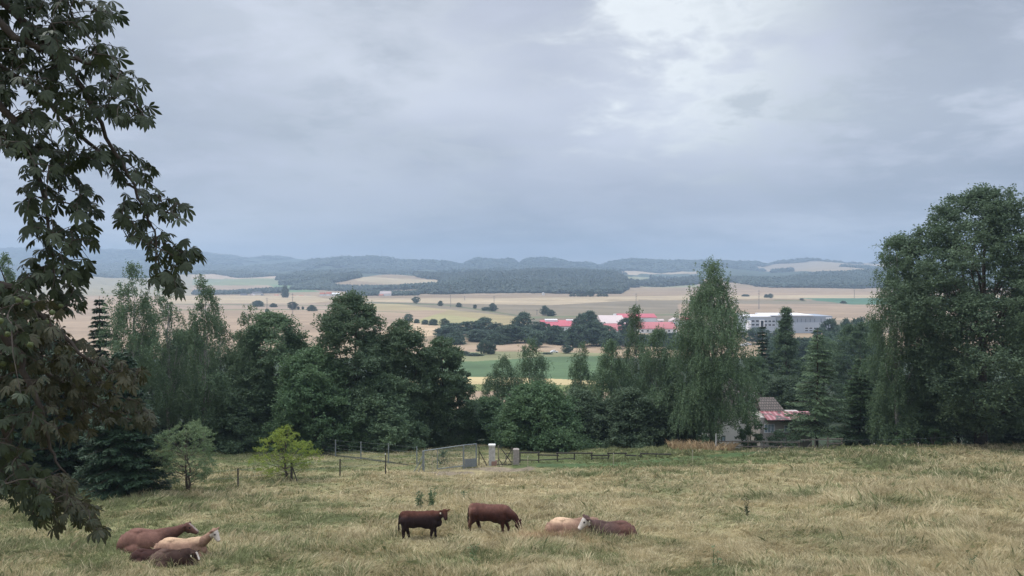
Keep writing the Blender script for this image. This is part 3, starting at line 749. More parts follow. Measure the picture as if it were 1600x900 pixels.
# ------------------------------------------------------------------ trees beyond the meadow
near = []
def NT(*a, **k): near.append(tree_at(*a, **k))
# left wood
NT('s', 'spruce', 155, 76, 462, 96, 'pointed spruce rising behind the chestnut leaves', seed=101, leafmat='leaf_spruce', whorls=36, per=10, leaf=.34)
NT('w', 'birch', 205, 74, 408, 92, 'tallest weeping birch behind the chestnut boughs', seed=102, leafmat='leaf_birch', bark='bark_birch', nc=95, strands=8, cb=.2, leaf=.17)
NT('w', 'birch', 262, 80, 424, 74, 'slender weeping birch with a see-through crown right of the tallest', seed=103, leafmat='leaf_birch', bark='bark_birch', nc=70, strands=7, cb=.2, leaf=.17)
NT('w', 'birch', 318, 78, 422, 62, 'weeping birch whose tip stands against the pale field', seed=104, leafmat='leaf_birch', bark='bark_birch', nc=75, strands=8, cb=.2, leaf=.17)
NT('w', 'birch', 388, 84, 474, 64, 'short weeping birch between the tall birches and the lindens', seed=105, leafmat='leaf_birch', bark='bark_birch', nc=80, strands=9, cb=.1, leaf=.17)
NT('w', 'birch', 10, 66, 392, 46, 'birch top at the left edge behind the chestnut', seed=106, leafmat='leaf_birch', bark='bark_birch', nc=70, strands=8)
NT('b', 'broadleaf_tree', 60, 70, 500, 120, 'dark broadleaf tree wholly behind the chestnut boughs', seed=107, leafmat='leaf_oak', cb=.0, ctrl=DOME)
NT('w', 'birch', 345, 86, 500, 74, 'dense birch in the dark middle of the left wood', seed=108, leafmat='leaf_birch', bark='bark_birch', nc=110, strands=9, cb=.02)
NT('b', 'broadleaf_tree', 290, 88, 520, 110, 'dark tree filling the gap under the tall birches', seed=109, leafmat='leaf_oak', cb=.0, ctrl=DOME)
NT('b', 'broadleaf_tree', 215, 84, 540, 110, 'dark tree low behind the apple tree', seed=110, leafmat='leaf_oak', cb=.0, ctrl=DOME)
NT('b', 'broadleaf_tree', 425, 86, 489, 140, 'rounded linden left of the highest linden', seed=111, leafmat='leaf_linden', cb=.0, ctrl=BROAD, nc=340, per=270)
NT('b', 'linden_tree', 548, 85, 460, 138, 'highest dark linden in the centre of the left wood', seed=112, leafmat='leaf_linden', cb=.02, ctrl=BROAD, nc=380, per=270)
NT('b', 'linden_tree', 628, 86, 503, 130, 'linden sloping down right of the highest one', seed=113, leafmat='leaf_linden', cb=.0, ctrl=DOME, nc=330, per=260)
NT('b', 'linden_tree', 690, 88, 528, 100, 'linden at the right end of the left wood', seed=114, leafmat='leaf_linden', cb=.0, ctrl=ROUND, nc=300, per=260)
NT('b', 'broadleaf_tree', 492, 81, 548, 150, 'lighter green rounded tree in front of the lindens', seed=115, leafmat='leaf_light', cb=.0, ctrl=DOME, nc=330, per=260)
NT('b', 'broadleaf_tree', 600, 82, 585, 130, 'dark low tree at the foot of the lindens', seed=116, leafmat='leaf_linden', cb=.0, ctrl=DOME)
NT('b', 'broadleaf_tree', 380, 82, 590, 110, 'dark low tree behind the wire fence corner', seed=117, leafmat='leaf_linden', cb=.0, ctrl=DOME)
# the low dark spruces at the meadow edge under the chestnut
NT('s', 'spruce', 190, 47, 545, 138, 'big dark spruce with boughs down to the meadow beside the apple tree', seed=120, leafmat='leaf_spruce', whorls=44, per=14, leaf=.20, power=.6, droop=.3, dens=2.6)
NT('s', 'spruce', 95, 50, 520, 130, 'dark spruce hidden behind the hanging chestnut leaves', seed=121, leafmat='leaf_spruce', whorls=36, per=12, leaf=.22, power=.65, dens=2.2)
NT('s', 'spruce', 20, 48, 560, 120, 'dark spruce at the left edge below the chestnut', seed=122, leafmat='leaf_spruce', whorls=36, per=12, leaf=.22, power=.65, dens=2.2)
# middle group
NT('w', 'birch', 828, 102, 527, 70, 'taller and right-hand crown of the two birches over the green field', seed=130, leafmat='leaf_birch', bark='bark_birch', nc=130, strands=9, cb=.05)
NT('w', 'birch', 786, 100, 552, 58, 'lower left crown of the two birches over the green field', seed=131, leafmat='leaf_birch', bark='bark_birch', nc=100, strands=9, cb=.05)
NT('b', 'walnut_tree', 842, 84, 603, 140, 'round bright walnut tree behind the wooden rail fence', seed=132, leafmat='leaf_light', cb=.0, ctrl=DOME, nc=330, per=260)
NT('w', 'birch', 908, 98, 533, 60, 'narrow birch with a thin drooping top right of the walnut', seed=133, leafmat='leaf_birch', bark='bark_birch', nc=90, strands=9, cb=.05, ctrl=[(0, .8), (.3, 1), (.55, .7), (.75, .35), (1, .06)])
NT('w', 'birch', 955, 90, 530, 66, 'full birch left of the thin spire', seed=134, leafmat='leaf_birch', bark='bark_birch', nc=140, strands=10, cb=.02)
NT('w', 'birch', 993, 94, 476, 58, 'birch drawn out to a thin spire beside the red roofs', seed=135, leafmat='leaf_birch', bark='bark_birch', nc=120, strands=9, cb=.02, ctrl=[(0, 1), (.4, 1), (.62, .75), (.75, .38), (.85, .3), (1, .08)])
NT('w', 'birch', 1028, 90, 508, 72, 'birch leaning against the big one from the left', seed=136, leafmat='leaf_birch', bark='bark_birch', nc=150, strands=10, cb=.0)
NT('b', 'broadleaf_tree', 985, 86, 610, 110, 'dark low tree filling in under the birches', seed=137, leafmat='leaf_oak', cb=.0, ctrl=DOME)
NT('b', 'broadleaf_tree', 905, 88, 612, 90, 'dark low tree between walnut and birches', seed=138, leafmat='leaf_oak', cb=.0, ctrl=DOME)
NT('b', 'broadleaf_tree', 760, 92, 625, 90, 'low tree at the gap left of the walnut', seed=139, leafmat='leaf_light', cb=.0, ctrl=DOME)
BIG = [(0, .66), (.1, .88), (.25, 1.0), (.45, .86), (.6, .84), (.68, .70), (.78, .42), (.88, .16), (1, .0)]
NT('w', 'birch', 1113, 82, 400, 130, 'great weeping birch towering in front of the white cottage', seed=140, leafmat='leaf_birch', bark='bark_birch', nc=330, strands=11, cb=.13, lump=.34, ctrl=BIG, leaf=.16, hang=(.7, 2.2), r0=.26, mask=lambda P: ~((P[:, 0] > .4) & (P[:, 2] < 3.4 + .5 * np.sin(P[:, 0] * 3))) & ~((P[:, 0] > 4.1 + .3 * np.sin(P[:, 2] * 2)) & (P[:, 2] < 6.6)))
NT('b', 'broadleaf_tree', 1062, 85, 600, 70, 'dark low tree at the left foot of the great birch', seed=141, leafmat='leaf_oak', cb=.0, ctrl=DOME)
# right side, farther trees in the haze
NT('b', 'broadleaf_tree', 1228, 150, 482, 66, 'slim hazy tree with a narrow tip before the grey building', seed=150, leafmat='leaf_birch', ctrl=[(0, 1), (.4, .9), (.65, .55), (.8, .25), (1, .12)], cb=.1)
NT('s', 'spruce', 1192, 140, 508, 62, 'hazy spruce left of the slim tree', seed=151, leafmat='leaf_spruce', leaf=.5, whorls=26, per=9)
NT('b', 'broadleaf_tree', 1180, 125, 560, 80, 'hazy rounded tree behind the cottage roof', seed=152, leafmat='leaf_linden', cb=.0, ctrl=DOME)
NT('b', 'broadleaf_tree', 1285, 160, 525, 80, 'hazy broad tree behind the thin-topped pine', seed=153, leafmat='leaf_linden', cb=.0, ctrl=DOME)
NT('b', 'broadleaf_tree', 1345, 150, 505, 90, 'hazy tall tree left of the right-hand birch', seed=154, leafmat='leaf_linden', cb=.0, ctrl=BROAD)
NT('b', 'broadleaf_tree', 1230, 118, 590, 100, 'dark hazy tree right behind the tiled roof', seed=155, leafmat='leaf_oak', cb=.0, ctrl=DOME)
# right side, near
NT('s', 'larch_tree', 1278, 84, 512, 112, 'loose larch with a bare thin tip in front of the cottage annex', seed=160, leafmat='leaf_birch', leaf=.30, whorls=30, per=7, droop=.15, gappy=.15, power=.75, cb=.15)
NT('s', 'spruce', 1345, 86, 556, 96, 'pale green spruce right of the larch', seed=161, leafmat='leaf_light', leaf=.30, whorls=32, per=9, droop=.15, power=.7)
NT('w', 'birch', 1402, 80, 366, 78, 'weeping birch against the left flank of the huge oak', seed=162, leafmat='leaf_birch', bark='bark_birch', nc=190, strands=10, cb=.1, ctrl=[(0, .8), (.3, 1.0), (.6, .85), (.85, .6), (.95, .45), (1, .2)])
NT('b', 'oak_tree', 1535, 78, 297, 262, 'huge dark oak towering at the right edge of the meadow', seed=163, leafmat='leaf_oak', cb=.08, ctrl=[(0, .65), (.12, .85), (.3, .95), (.5, 1.0), (.68, .92), (.82, .68), (.93, .40), (1, .12)], nc=820, per=270, leaf=.26, clump=1.25, r0=.55, limbs=60)
NT('b', 'broadleaf_tree', 1665, 80, 330, 150, 'dark tree cut by the right edge of the view', seed=164, leafmat='leaf_oak', cb=.0, ctrl=BROAD, nc=420, clump=1.3)
NT('b', 'broadleaf_tree', 1425, 82, 592, 110, 'low tree under the right-hand birch', seed=165, leafmat='leaf_linden', cb=.0, ctrl=DOME)
NT('b', 'broadleaf_tree', 1500, 90, 560, 150, 'dark shade tree behind the oak trunk', seed=166, leafmat='leaf_oak', cb=.0, ctrl=DOME)
NT('b', 'broadleaf_tree', 1610, 88, 600, 120, 'dark low tree right of the oak trunk', seed=167, leafmat='leaf_oak', cb=.0, ctrl=DOME)
NT('b', 'shrub', 1174, 84, 656, 44, 'bright green shrub before the white cottage wall', 'shrub', seed=170, leafmat='leaf_light', cb=.0, ctrl=ROUND, nc=50, per=160, leaf=.16, stems=3, r0=.04)
NT('b', 'shrub', 1462, 77.5, 668, 34, 'small pale shrub on the brow left of the oak trunk', 'shrub', seed=171, leafmat='leaf_light', cb=.0, ctrl=ROUND, nc=26, per=90, leaf=.14, stems=3, r0=.03)
NT('b', 'shrub', 1412, 77.5, 680, 26, 'low pale shrub on the brow under the birch', 'shrub', seed=172, leafmat='leaf_light', cb=.0, ctrl=ROUND, nc=20, per=80, leaf=.14, stems=3, r0=.03)
NT('b', 'shrub', 1100, 79.5, 682, 44, 'low dark shrub at the foot of the great birch', 'shrub', seed=173, leafmat='leaf_linden', cb=.0, ctrl=ROUND, nc=30, per=120, leaf=.15, stems=3, r0=.03)
NT('b', 'shrub', 692, 66, 706, 16, 'small leafy shrub seen through the wire gate', 'shrub', seed=174, leafmat='leaf_light', cb=.0, ctrl=ROUND, nc=14, per=60, leaf=.10, stems=3, r0=.02)
NT('b', 'shrub', 1222, 82, 676, 56, 'low dark undergrowth under the annex window', 'shrub', seed=176, leafmat='leaf_linden', cb=.0, ctrl=DOME, nc=60, per=110, leaf=.15, stems=3, r0=.03)
# two small fruit trees in the meadow
def foot_tree(name, px, base, top, wpx, label, seed, **kw):
    p = hit(px, base); NT('b', name, px, p.y, top, wpx, label, seed=seed, **kw)
foot_tree('apple_tree', 290, 772, 662, 106, 'grey-green two-stemmed apple tree beside the dark spruce', 180, leafmat='leaf_apple', cb=.16, ctrl=[(0, .40), (.3, .85), (.6, 1.0), (.85, .70), (1, .25)], nc=220, per=95, leaf=.09, clump=.30, stems=2, r0=.075, limbs=60, asp=.45)
foot_tree('plum_tree', 444, 751, 668, 90, 'small yellow-green plum tree alone in the meadow', 181, leafmat='leaf_yellow', cb=.14, ctrl=[(0, .60), (.25, 1.0), (.5, .92), (.75, .62), (1, .15)], nc=180, per=85, leaf=.09, clump=.28, stems=1, r0=.075, limbs=60, asp=.45)

# ------------------------------------------------------------------ the horse chestnut whose boughs hang into the view
def chestnut():
    rng = np.random.RandomState(9)
    root = empty('horse_chestnut', (-7.6, 6.6, float(hgt(-7.6, 6.6)))); tag(root, 'horse chestnut with big drooping leaves hanging into the view', 'tree')
    base = np.array(root.location)
    def P3(px, py, Y): return np.array([X(px, Y), Y, zpy(py, Y)]) - base
    mb = MB()
    zt = -base[2]
    mb.tube([(0, 0, -.5), (0.05, 0, zt * .3), (.0, .05, zt * .8), (.1, 0, zt + 1.5), (.2, .1, zt + 4), (.1, 0, zt + 7), (0, 0, zt + 10)], [.48, .40, .34, .30, .22, .12, .03], 14)
    mb.build('trunk', M['bark_chestnut'], root, smooth=True)
    boughs = [  # (trunk height above eye, list of (px,py,Y))
        (3.4, [(-260, -330, 6.8), (-80, -90, 6.9), (20, 20, 7), (80, 70, 7), (128, 130, 7), (168, 215, 7.1), (210, 290, 7.1), (240, 360, 7.2), (246, 440, 7.2)]),
        (3.2, [(-240, -200, 6.4), (-60, -20, 6.6), (30, 60, 6.7), (95, 90, 6.8), (150, 100, 6.8), (195, 130, 6.9), (232, 195, 6.9)]),
        (2.6, [(-240, -60, 7.4), (-60, 60, 7.5), (40, 130, 7.5), (110, 190, 7.4), (165, 250, 7.4), (235, 320, 7.3), (285, 345, 7.2)]),
        (1.7, [(-220, 0, 6.6), (-60, 110, 6.6), (10, 170, 6.7), (52, 235, 6.8), (74, 330, 6.9), (80, 400, 6.9), (90, 470, 7.0)]),
        (0.6, [(-240, 300, 6.2), (-80, 400, 6.2), (20, 450, 6.3), (80, 510, 6.4), (140, 565, 6.4), (205, 596, 6.5)]),
        (0.2, [(-220, 380, 7.0), (-60, 480, 7.0), (30, 540, 7.0), (90, 600, 7.1), (160, 640, 7.2), (215, 662, 7.2)]),
        (-.2, [(-220, 480, 6.0), (-80, 560, 6.1), (-10, 640, 6.1), (20, 710, 6.2), (60, 765, 6.2), (110, 790, 6.3)]),
        (0.3, [(-200, 330, 5.9), (-40, 460, 5.9), (30, 560, 6.0), (60, 640, 6.0), (70, 700, 6.1), (100, 740, 6.1)]),
        (4.0, [(-240, -420, 7.6), (-60, -200, 7.6), (60, -60, 7.6), (130, 0, 7.5), (172, 30, 7.5)]),
    ]
    skel = []
    for hz_, pl in boughs:
        pts = [np.array([0.05, 0, zt + hz_])] + [P3(*p) for p in pl]
        n = len(pts); rad = [max(.006, .055 * (1 - i / (n - .5)) ** 1.5 + .006) for i in range(n)]
        b = MB(); fine = []; fr = []
        for i in range(n - 1):
            for k in range(4):
                t = k / 4; w = rng.normal(0, .012, 3); fine.append(pts[i] * (1 - t) + pts[i + 1] * t + w); fr.append(rad[i] * (1 - t) + rad[i + 1] * t)
        fine.append(pts[-1]); fr.append(rad[-1]); b.tube(fine, fr, 7)
        b.build('bough', M['bark_chestnut'], root, smooth=True)
        skel += [(f, r) for f, r in zip(fine[3:], fr[3:])]
    SK = np.array([s[0] for s in skel])
    # clumps of leaves: px, py, radius px, number, Y, brown?
    C = [(10, 30, 55, 20, 7, 0), (75, 25, 50, 20, 7, 0), (130, 20, 45, 18, 7, 0), (165, 35, 25, 9, 7, 0), (60, 90, 50, 20, 7, 0), (125, 85, 45, 18, 7, 0), (165, 95, 28, 8, 6.9, 0),
         (10, 110, 45, 13, 6.9, 0), (45, 160, 48, 18, 6.8, 0), (105, 150, 45, 17, 7, 0), (165, 150, 38, 14, 6.9, 0), (205, 140, 24, 8, 6.9, 0), (220, 190, 20, 6, 6.9, 0), (190, 185, 22, 6, 6.9, 0), (150, 190, 28, 8, 7.0, 0),
         (40, 215, 40, 14, 6.8, 0), (90, 225, 42, 14, 7, 0), (10, 225, 26, 7, 6.6, 0), (60, 265, 34, 11, 6.8, 0), (115, 265, 32, 11, 7.2, 0), (170, 255, 28, 9, 7.3, 0), (205, 275, 28, 9, 7.3, 0), (225, 280, 16, 4, 7.3, 0),
         (60, 320, 30, 9, 6.9, 0), (105, 310, 30, 9, 7.2, 0), (140, 330, 24, 8, 7.2, 0), (235, 325, 24, 9, 7.3, 0), (270, 340, 22, 8, 7.2, 0), (195, 325, 20, 5, 7.2, 0),
         (65, 370, 26, 8, 6.9, 0), (100, 385, 28, 9, 7.0, 0), (135, 375, 20, 6, 7.1, 0), (195, 350, 16, 4, 7.2, 0), (215, 370, 20, 6, 7.2, 0), (255, 395, 28, 10, 7.2, 0), (285, 405, 24, 8, 7.2, 0), (250, 435, 24, 8, 7.2, 0), (268, 450, 18, 5, 7.2, 0),
         (75, 420, 26, 9, 6.9, 0), (120, 425, 24, 7, 7.0, 0), (95, 455, 26, 9, 6.9, 0), (50, 440, 22, 6, 6.8, 0), (105, 480, 24, 7, 6.9, 0),
         (10, 480, 40, 20, 6.3, 0), (55, 505, 40, 18, 6.4, 1), (5, 540, 45, 20, 6.2, 0), (70, 555, 42, 16, 6.5, 1), (115, 575, 38, 14, 6.6, 1), (165, 595, 32, 11, 6.6, 1), (205, 598, 20, 6, 6.6, 1), (30, 600, 42, 16, 6.3, 1),
         (95, 625, 40, 14, 6.8, 1), (150, 640, 36, 12, 7.1, 1), (200, 655, 26, 8, 7.2, 1), (225, 668, 14, 4, 7.2, 1), (20, 655, 38, 12, 6.1, 0), (70, 675, 34, 9, 6.2, 1), (120, 680, 26, 6, 6.8, 1),
         (10, 715, 32, 8, 6.1, 0), (0, 775, 30, 9, 6.1, 0), (45, 765, 30, 11, 6.2, 0), (85, 775, 28, 11, 6.2, 1), (50, 805, 24, 8, 6.2, 0), (95, 800, 28, 10, 6.3, 1), (130, 815, 24, 8, 6.3, 1), (145, 838, 16, 4, 6.3, 1), (80, 825, 16, 3, 6.3, 1),
         (-60, 60, 80, 40, 7, 0), (-60, 200, 70, 30, 7, 0), (-70, 380, 70, 20, 6.8, 0), (-60, 540, 70, 40, 6.4, 0), (-60, 700, 60, 25, 6.2, 0), (20, -60, 80, 40, 7, 0), (120, -60, 70, 30, 7, 0), (-180, 100, 120, 60, 7, 0), (-180, 400, 120, 50, 6.6, 0), (-180, 600, 90, 40, 6.2, 0), (0, -200, 120, 60, 7, 0)]
    LV = {0: [[], [], 0], 1: [[], [], 0]}; twigs = MB(); fruit = []; fat = []
    for cx, cy, cr, cn, Y, br in C:
        cn = int(cn * (3.6 if cy > 470 else 2.5))
        PP = []
        for i in range(cn):
            a = rng.rand() * 6.28; rr = cr * rng.rand() ** .5
            PP.append(P3(cx + math.cos(a) * rr, cy + math.sin(a) * rr * .9 - 12, Y + rng.normal(0, .30)))
        PP.sort(key=lambda p: ((SK - p) ** 2).sum(1).min())
        for p in PP:
            j = np.argmin(((SK - p) ** 2).sum(1)); s0 = SK[j]; ln = np.linalg.norm(s0 - p)
            mid = (s0 + p) / 2 + rng.normal(0, .03 * ln, 3) + np.array([0, 0, .06 * ln]); twigs.tube([s0, mid, p], [.0035 + .004 * min(1, ln * 3), .0035, .0022], 4)
            node = s0 + (p - s0) * .75
            SK = np.vstack([SK, (s0 + mid) / 2, mid, node])
            # palmate leaf: leaflets fan from p, hanging outward and down
            out = p - s0; out[2] *= .3; out = out / (np.linalg.norm(out) + 1e-6)
            ax = out * .8 + np.array([.35, 0, 0]) + rng.normal(0, .45, 3); ax[2] = -abs(rng.normal(.75, .35)); ax /= np.linalg.norm(ax)
            nr = rng.normal(0, .5, 3) + np.array([0, -.35, .75]); nr -= ax * nr.dot(ax); nr /= np.linalg.norm(nr); sd = np.cross(nr, ax)
            k = rng.choice([5, 5, 6, 7]); size = rng.uniform(.070, .128) * (.78 if cy > 470 else 1); curl = rng.uniform(.1, .7) * (1.6 if br else 1)
            for q in range(k):
                an = (q - (k - 1) / 2) / ((k - 1) / 2) * rng.uniform(1.25, 1.6); Ls = size * (1 - .38 * abs(an) / 1.6) * rng.uniform(.9, 1.1)
                d = ax * math.cos(an) + sd * math.sin(an); w = np.cross(nr, d); fold = rng.uniform(.1, .4); dr = rng.uniform(.1, .45)
                rows = [(0, .0), (.25, .13), (.5, .24), (.72, .29), (.88, .17), (1.0, .0)]; vs = []
                for t, hw in rows:
                    c = p + d * (Ls * t) + np.array([0, 0, -1]) * (dr * Ls * t * t) - nr * (curl * Ls * t * t * .5)
                    if hw == 0: vs.append(c)
                    else: vs += [c + w * hw * Ls * .60 + nr * fold * hw * Ls * .6, c, c - w * hw * Ls * .60 + nr * fold * hw * Ls * .6]
                b = LV[br][2]; LV[br][0] += vs; f = LV[br][1]
                f += [(b, b + 1, b + 2, b + 2), (b, b + 2, b + 3, b + 3)]
                for r in range(3):
                    o = b + 1 + r * 3; f += [(o, o + 3, o + 4, o + 1), (o + 1, o + 4, o + 5, o + 2)]
                o = b + 10; f += [(o, o + 3, o + 1, o + 1), (o + 1, o + 3, o + 2, o + 2)]
                LV[br][2] += 14
            if 480 < cy < 720 and rng.rand() < .30 and len(fruit) < 46: fruit.append(p + rng.normal(0, .05, 3) + np.array([0, -.08, -.04]))
    for br, nm, mt in ((0, 'crown', 'leaf_chestnut'), (1, 'browning_leaves', 'leaf_chestnut_brown')):
        f = LV[br][1]; me = bpy.data.meshes.new(nm); me.from_pydata([tuple(v) for v in LV[br][0]], [], [tuple(dict.fromkeys(q)) for q in f]); me.update()
        me.polygons.foreach_set('use_smooth', [True] * len(me.polygons))
        o = link(nm, me, M[mt], root)
        if br: tag(o, 'browning and curling leaves on the lower boughs')
    twigs.build('twigs', M['bark_chestnut'], root)
    # husks
    s = MB()
    import bmesh
    bm = bmesh.new(); bmesh.ops.create_icosphere(bm, subdivisions=2, radius=.021)
    for v in bm.verts: v.co *= 1 + .18 * ((v.index % 3) == 0)
    hm = bpy.data.meshes.new('chestnut_husk'); bm.to_mesh(hm); bm.free(); hm.materials.append(M['fruit'])
    for p in fruit: link('chestnut_husk', hm, None, root, tuple(p))
chestnut()

# ------------------------------------------------------------------ cottage by the pasture
def window(parent, x0, x1, z0, z1, y, cols=2, frame='white', glass='glass_blue', fw=.06, depth=.08, name='window'):
    f = MB(); f.box(x0, x1, y - depth, y, z0, z0 + fw); f.box(x0, x1, y - depth, y, z1 - fw, z1)
    for k in range(cols + 1):
        xx = x0 + (x1 - x0 - fw) * k / cols; f.box(xx, xx + fw, y - depth * 1.05, y - .003, z0 + fw, z1 - fw)
    o = f.build(name, M[frame], parent)
    MB().box(x0 + .01, x1 - .01, y - depth * .5, y - .004, z0 + .01, z1 - .01).build('pane', M[glass], o)
    return o
Yc = 92.0
gx = X(1177, Yc); gz = float(hgt(gx, Yc)); ct = empty('cottage', (gx, Yc, gz)); tag(ct, 'white cottage with a tiled gable and mossy red sheet annex behind the great birch', 'cottage')
zp = lambda py, Y: zpy(py, Y) - gz
lx = lambda px, Y: X(px, Y) - gx
eL, eR, ze, zr = lx(1120, Yc), lx(1230, Yc), zp(667, Yc), zp(604, Yc)
w = MB(); w.poly([(eL, 0, -2), (eR, 0, -2), (eR, 0, ze), (lx(1177, Yc), 0, zr - .15), (eL, 0, ze), (eL, 9, -2), (eR, 9, -2), (eR, 9, ze), (lx(1177, Yc), 9, zr - .15), (eL, 9, ze)],
    [(0, 1, 2, 3, 4), (9, 8, 7, 6, 5), (0, 4, 9, 5), (1, 6, 7, 2), (0, 5, 6, 1), (4, 3, 8, 9), (3, 2, 7, 8)])
w.build('wall', M['render_white'], ct)
r = MB(); mx_ = lx(1177, Yc)
for e, s in ((eL, -1), (eR, 1)):
    sl = (zr - ze) / abs(e - mx_); ex = e + s * .45; ez = ze - sl * .45
    r.slab((mx_, -.5, zr), (ex, -.5, ez), (ex, 9.4, ez), (mx_, 9.4, zr), .16) if s > 0 else r.slab((mx_, 9.4, zr), (ex, 9.4, ez), (ex, -.5, ez), (mx_, -.5, zr), .16)
rf = r.build('roof', M['tiles'], ct)
window(ct, lx(1128, Yc), lx(1134, Yc), zp(690, Yc), zp(682, Yc), 0, 1, 'wood_dark')
# annex in front: steep tiled back roof and a flat red sheet roof falling towards the meadow
an = empty('annex', (gx, Yc, gz)); an.parent = ct; an.location = (0, 0, 0)
a0, a1 = lx(1183, 90), lx(1257, 90)
zt_, zm, zb = zp(622, 90), zp(643, 88.7), zp(657, 86)
Ya = 87.0 - Yc
w = MB(); w.box(lx(1189, 87), a1 - .2, Ya, -.05, -2.5, zb + .12); w.build('annex_wall', M['render_grey'], an)
MB().slab((a0, -5.9, zb), (a1, -5.9, zb), (a1 + .05, -3.3, zm), (a0, -3.3, zm), .07).build('sheet_roof', M['sheet_mossy'], an)
t = MB(); t.slab((a0 + .1, -3.35, zm + .06), (lx(1226, 89), -3.35, zm + .06), (lx(1212, 90), -1.6, zt_), (a0 + .1, -1.6, zt_), .12)
t.slab((a0 + .1, -1.6, zt_ + .002), (lx(1212, 90), -1.6, zt_ + .002), (lx(1226, 89), .5, zm + .2), (a0 + .1, .5, zm + .2), .12); t.build('tiled_roof', M['tiles'], an)
MB().box(a0, a1, -5.99, -5.91, zb - .14, zb - .02).build('gutter', M['wood_dark'], an)
window(an, lx(1195, 87), lx(1211, 87), zpy(677, 87) - gz, zpy(663, 87) - gz, Ya, 3)
window(an, lx(1226, 87), lx(1238, 87), zpy(677, 87) - gz, zpy(665, 87) - gz, Ya, 2)

# ------------------------------------------------------------------ far buildings
def shed(name, x0p, x1p, Y, depth, eave_py, ridge_py, label, roof, wall='shed_white', hip=0.0, wins=None, base=None, rz=0.0, rise=None, ridge='x', cat='shed'):
    xa, xb = X(x0p, Y), X(x1p, Y); cx = (xa + xb) / 2; g = float(hgt(cx, Y)) - .3
    o = empty(name, (cx, Y, g), rz); tag(o, label, cat)
    h = (xb - xa) / 2; ze = zpy(eave_py, Y) - g; zr = zpy(ridge_py, Y + depth / 2) - g
    MB().box(-h, h, 0, depth, -1.5, ze).build('wall', M[wall], o)
    r = MB(); e = .5
    if ridge == 'x':
        r.poly([(-h - e, -e, ze), (h + e, -e, ze), (h + e - hip, depth / 2, zr), (-h - e + hip, depth / 2, zr), (-h - e, depth + e, ze), (h + e, depth + e, ze),
                (-h - e, -e, ze - .25), (h + e, -e, ze - .25), (-h - e, depth + e, ze - .25), (h + e, depth + e, ze - .25)],
               [(0, 1, 2, 3), (3, 2, 5, 4), (0, 3, 4), (1, 5, 2), (0, 6, 7, 1), (4, 5, 9, 8), (6, 8, 9, 7), (0, 4, 8, 6), (1, 7, 9, 5)])
    else:
        r.poly([(-h - e, -e, ze), (0, -e, zr), (h + e, -e, ze), (-h - e, depth + e, ze), (0, depth + e, zr), (h + e, depth + e, ze),
                (-h - e, -e, ze - .2), (h + e, -e, ze - .2), (-h - e, depth + e, ze - .2), (h + e, depth + e, ze - .2)],
               [(0, 1, 4, 3), (1, 2, 5, 4), (0, 6, 7, 2, 1), (3, 4, 5, 9, 8), (6, 8, 9, 7), (0, 3, 8, 6), (2, 7, 9, 5)])
    r.build('roof', M[roof], o)
    for k in range(wins or 0):
        xx = -h + (2 * h) * (k + .5) / wins
        f = MB().box(xx - .9, xx + .9, -.12, -.01, ze * .35, ze * .35 + 1.5).build('window', M['white'], o)
        MB().box(xx - .75, xx + .75, -.16, -.125, ze * .35 + .12, ze * .35 + 1.38).build('pane', M['glass'], f)
    return o
s = shed('long_shed', 846, 904, 575, 34, 509.5, 500, 'low white shed under a bright pink-red roof left of the massive round tree', 'sheet_red_far', wins=6)
MB().box(-11, -1, 12, 22, zpy(507, 575) - s.location.z, zpy(499, 592) - s.location.z).build('roof_box', M['shed_white'], s)
MB().box(6, 12, 14, 20, zpy(507, 575) - s.location.z, zpy(499.6, 592) - s.location.z).build('roof_box', M['white'], s)
shed('long_shed', 968, 1026, 690, 30, 496, 490, 'rear shed with a red roof edge and white end wall', 'sheet_red_far')
shed('pale_shed', 941, 978, 640, 55, 505, 492.5, 'shed with a pale weathered roof left of the rear red roof', 'roof_pale')
MB().box(X(960, 705), X(976, 705), 705, 712, float(hgt(X(968, 705), 705)) - 1, zpy(491, 705)).build('white_hall', M['white'])
tag(bpy.data.objects['white_hall'], 'flat white hall just behind the rear red roof', 'hall')
shed('long_shed', 1000, 1058, 560, 34, 513.5, 503, 'long front shed with a faded red roof beside the great birch', 'sheet_red', wins=7)
shed('red_shed', 949, 990, 545, 30, 516, 505.5, 'red roofed shed half hidden between two round trees', 'sheet_red', wins=3)
shed('white_gable_house', 1049, 1068, 640, 12, 501.5, 496, 'small white gabled house touching the crown of the great birch', 'roof_pale', ridge='y', cat='house', wins=2)
shed('gable_house', 1068, 1077, 655, 12, 500, 495, 'little red roofed house beside the small white gable', 'sheet_red_far', cat='house')
shed('kiosk_house', 1029, 1037, 660, 6, 501, 498.5, 'tiny white outbuilding right of the rear shed', 'roof_pale', cat='house', wins=1)

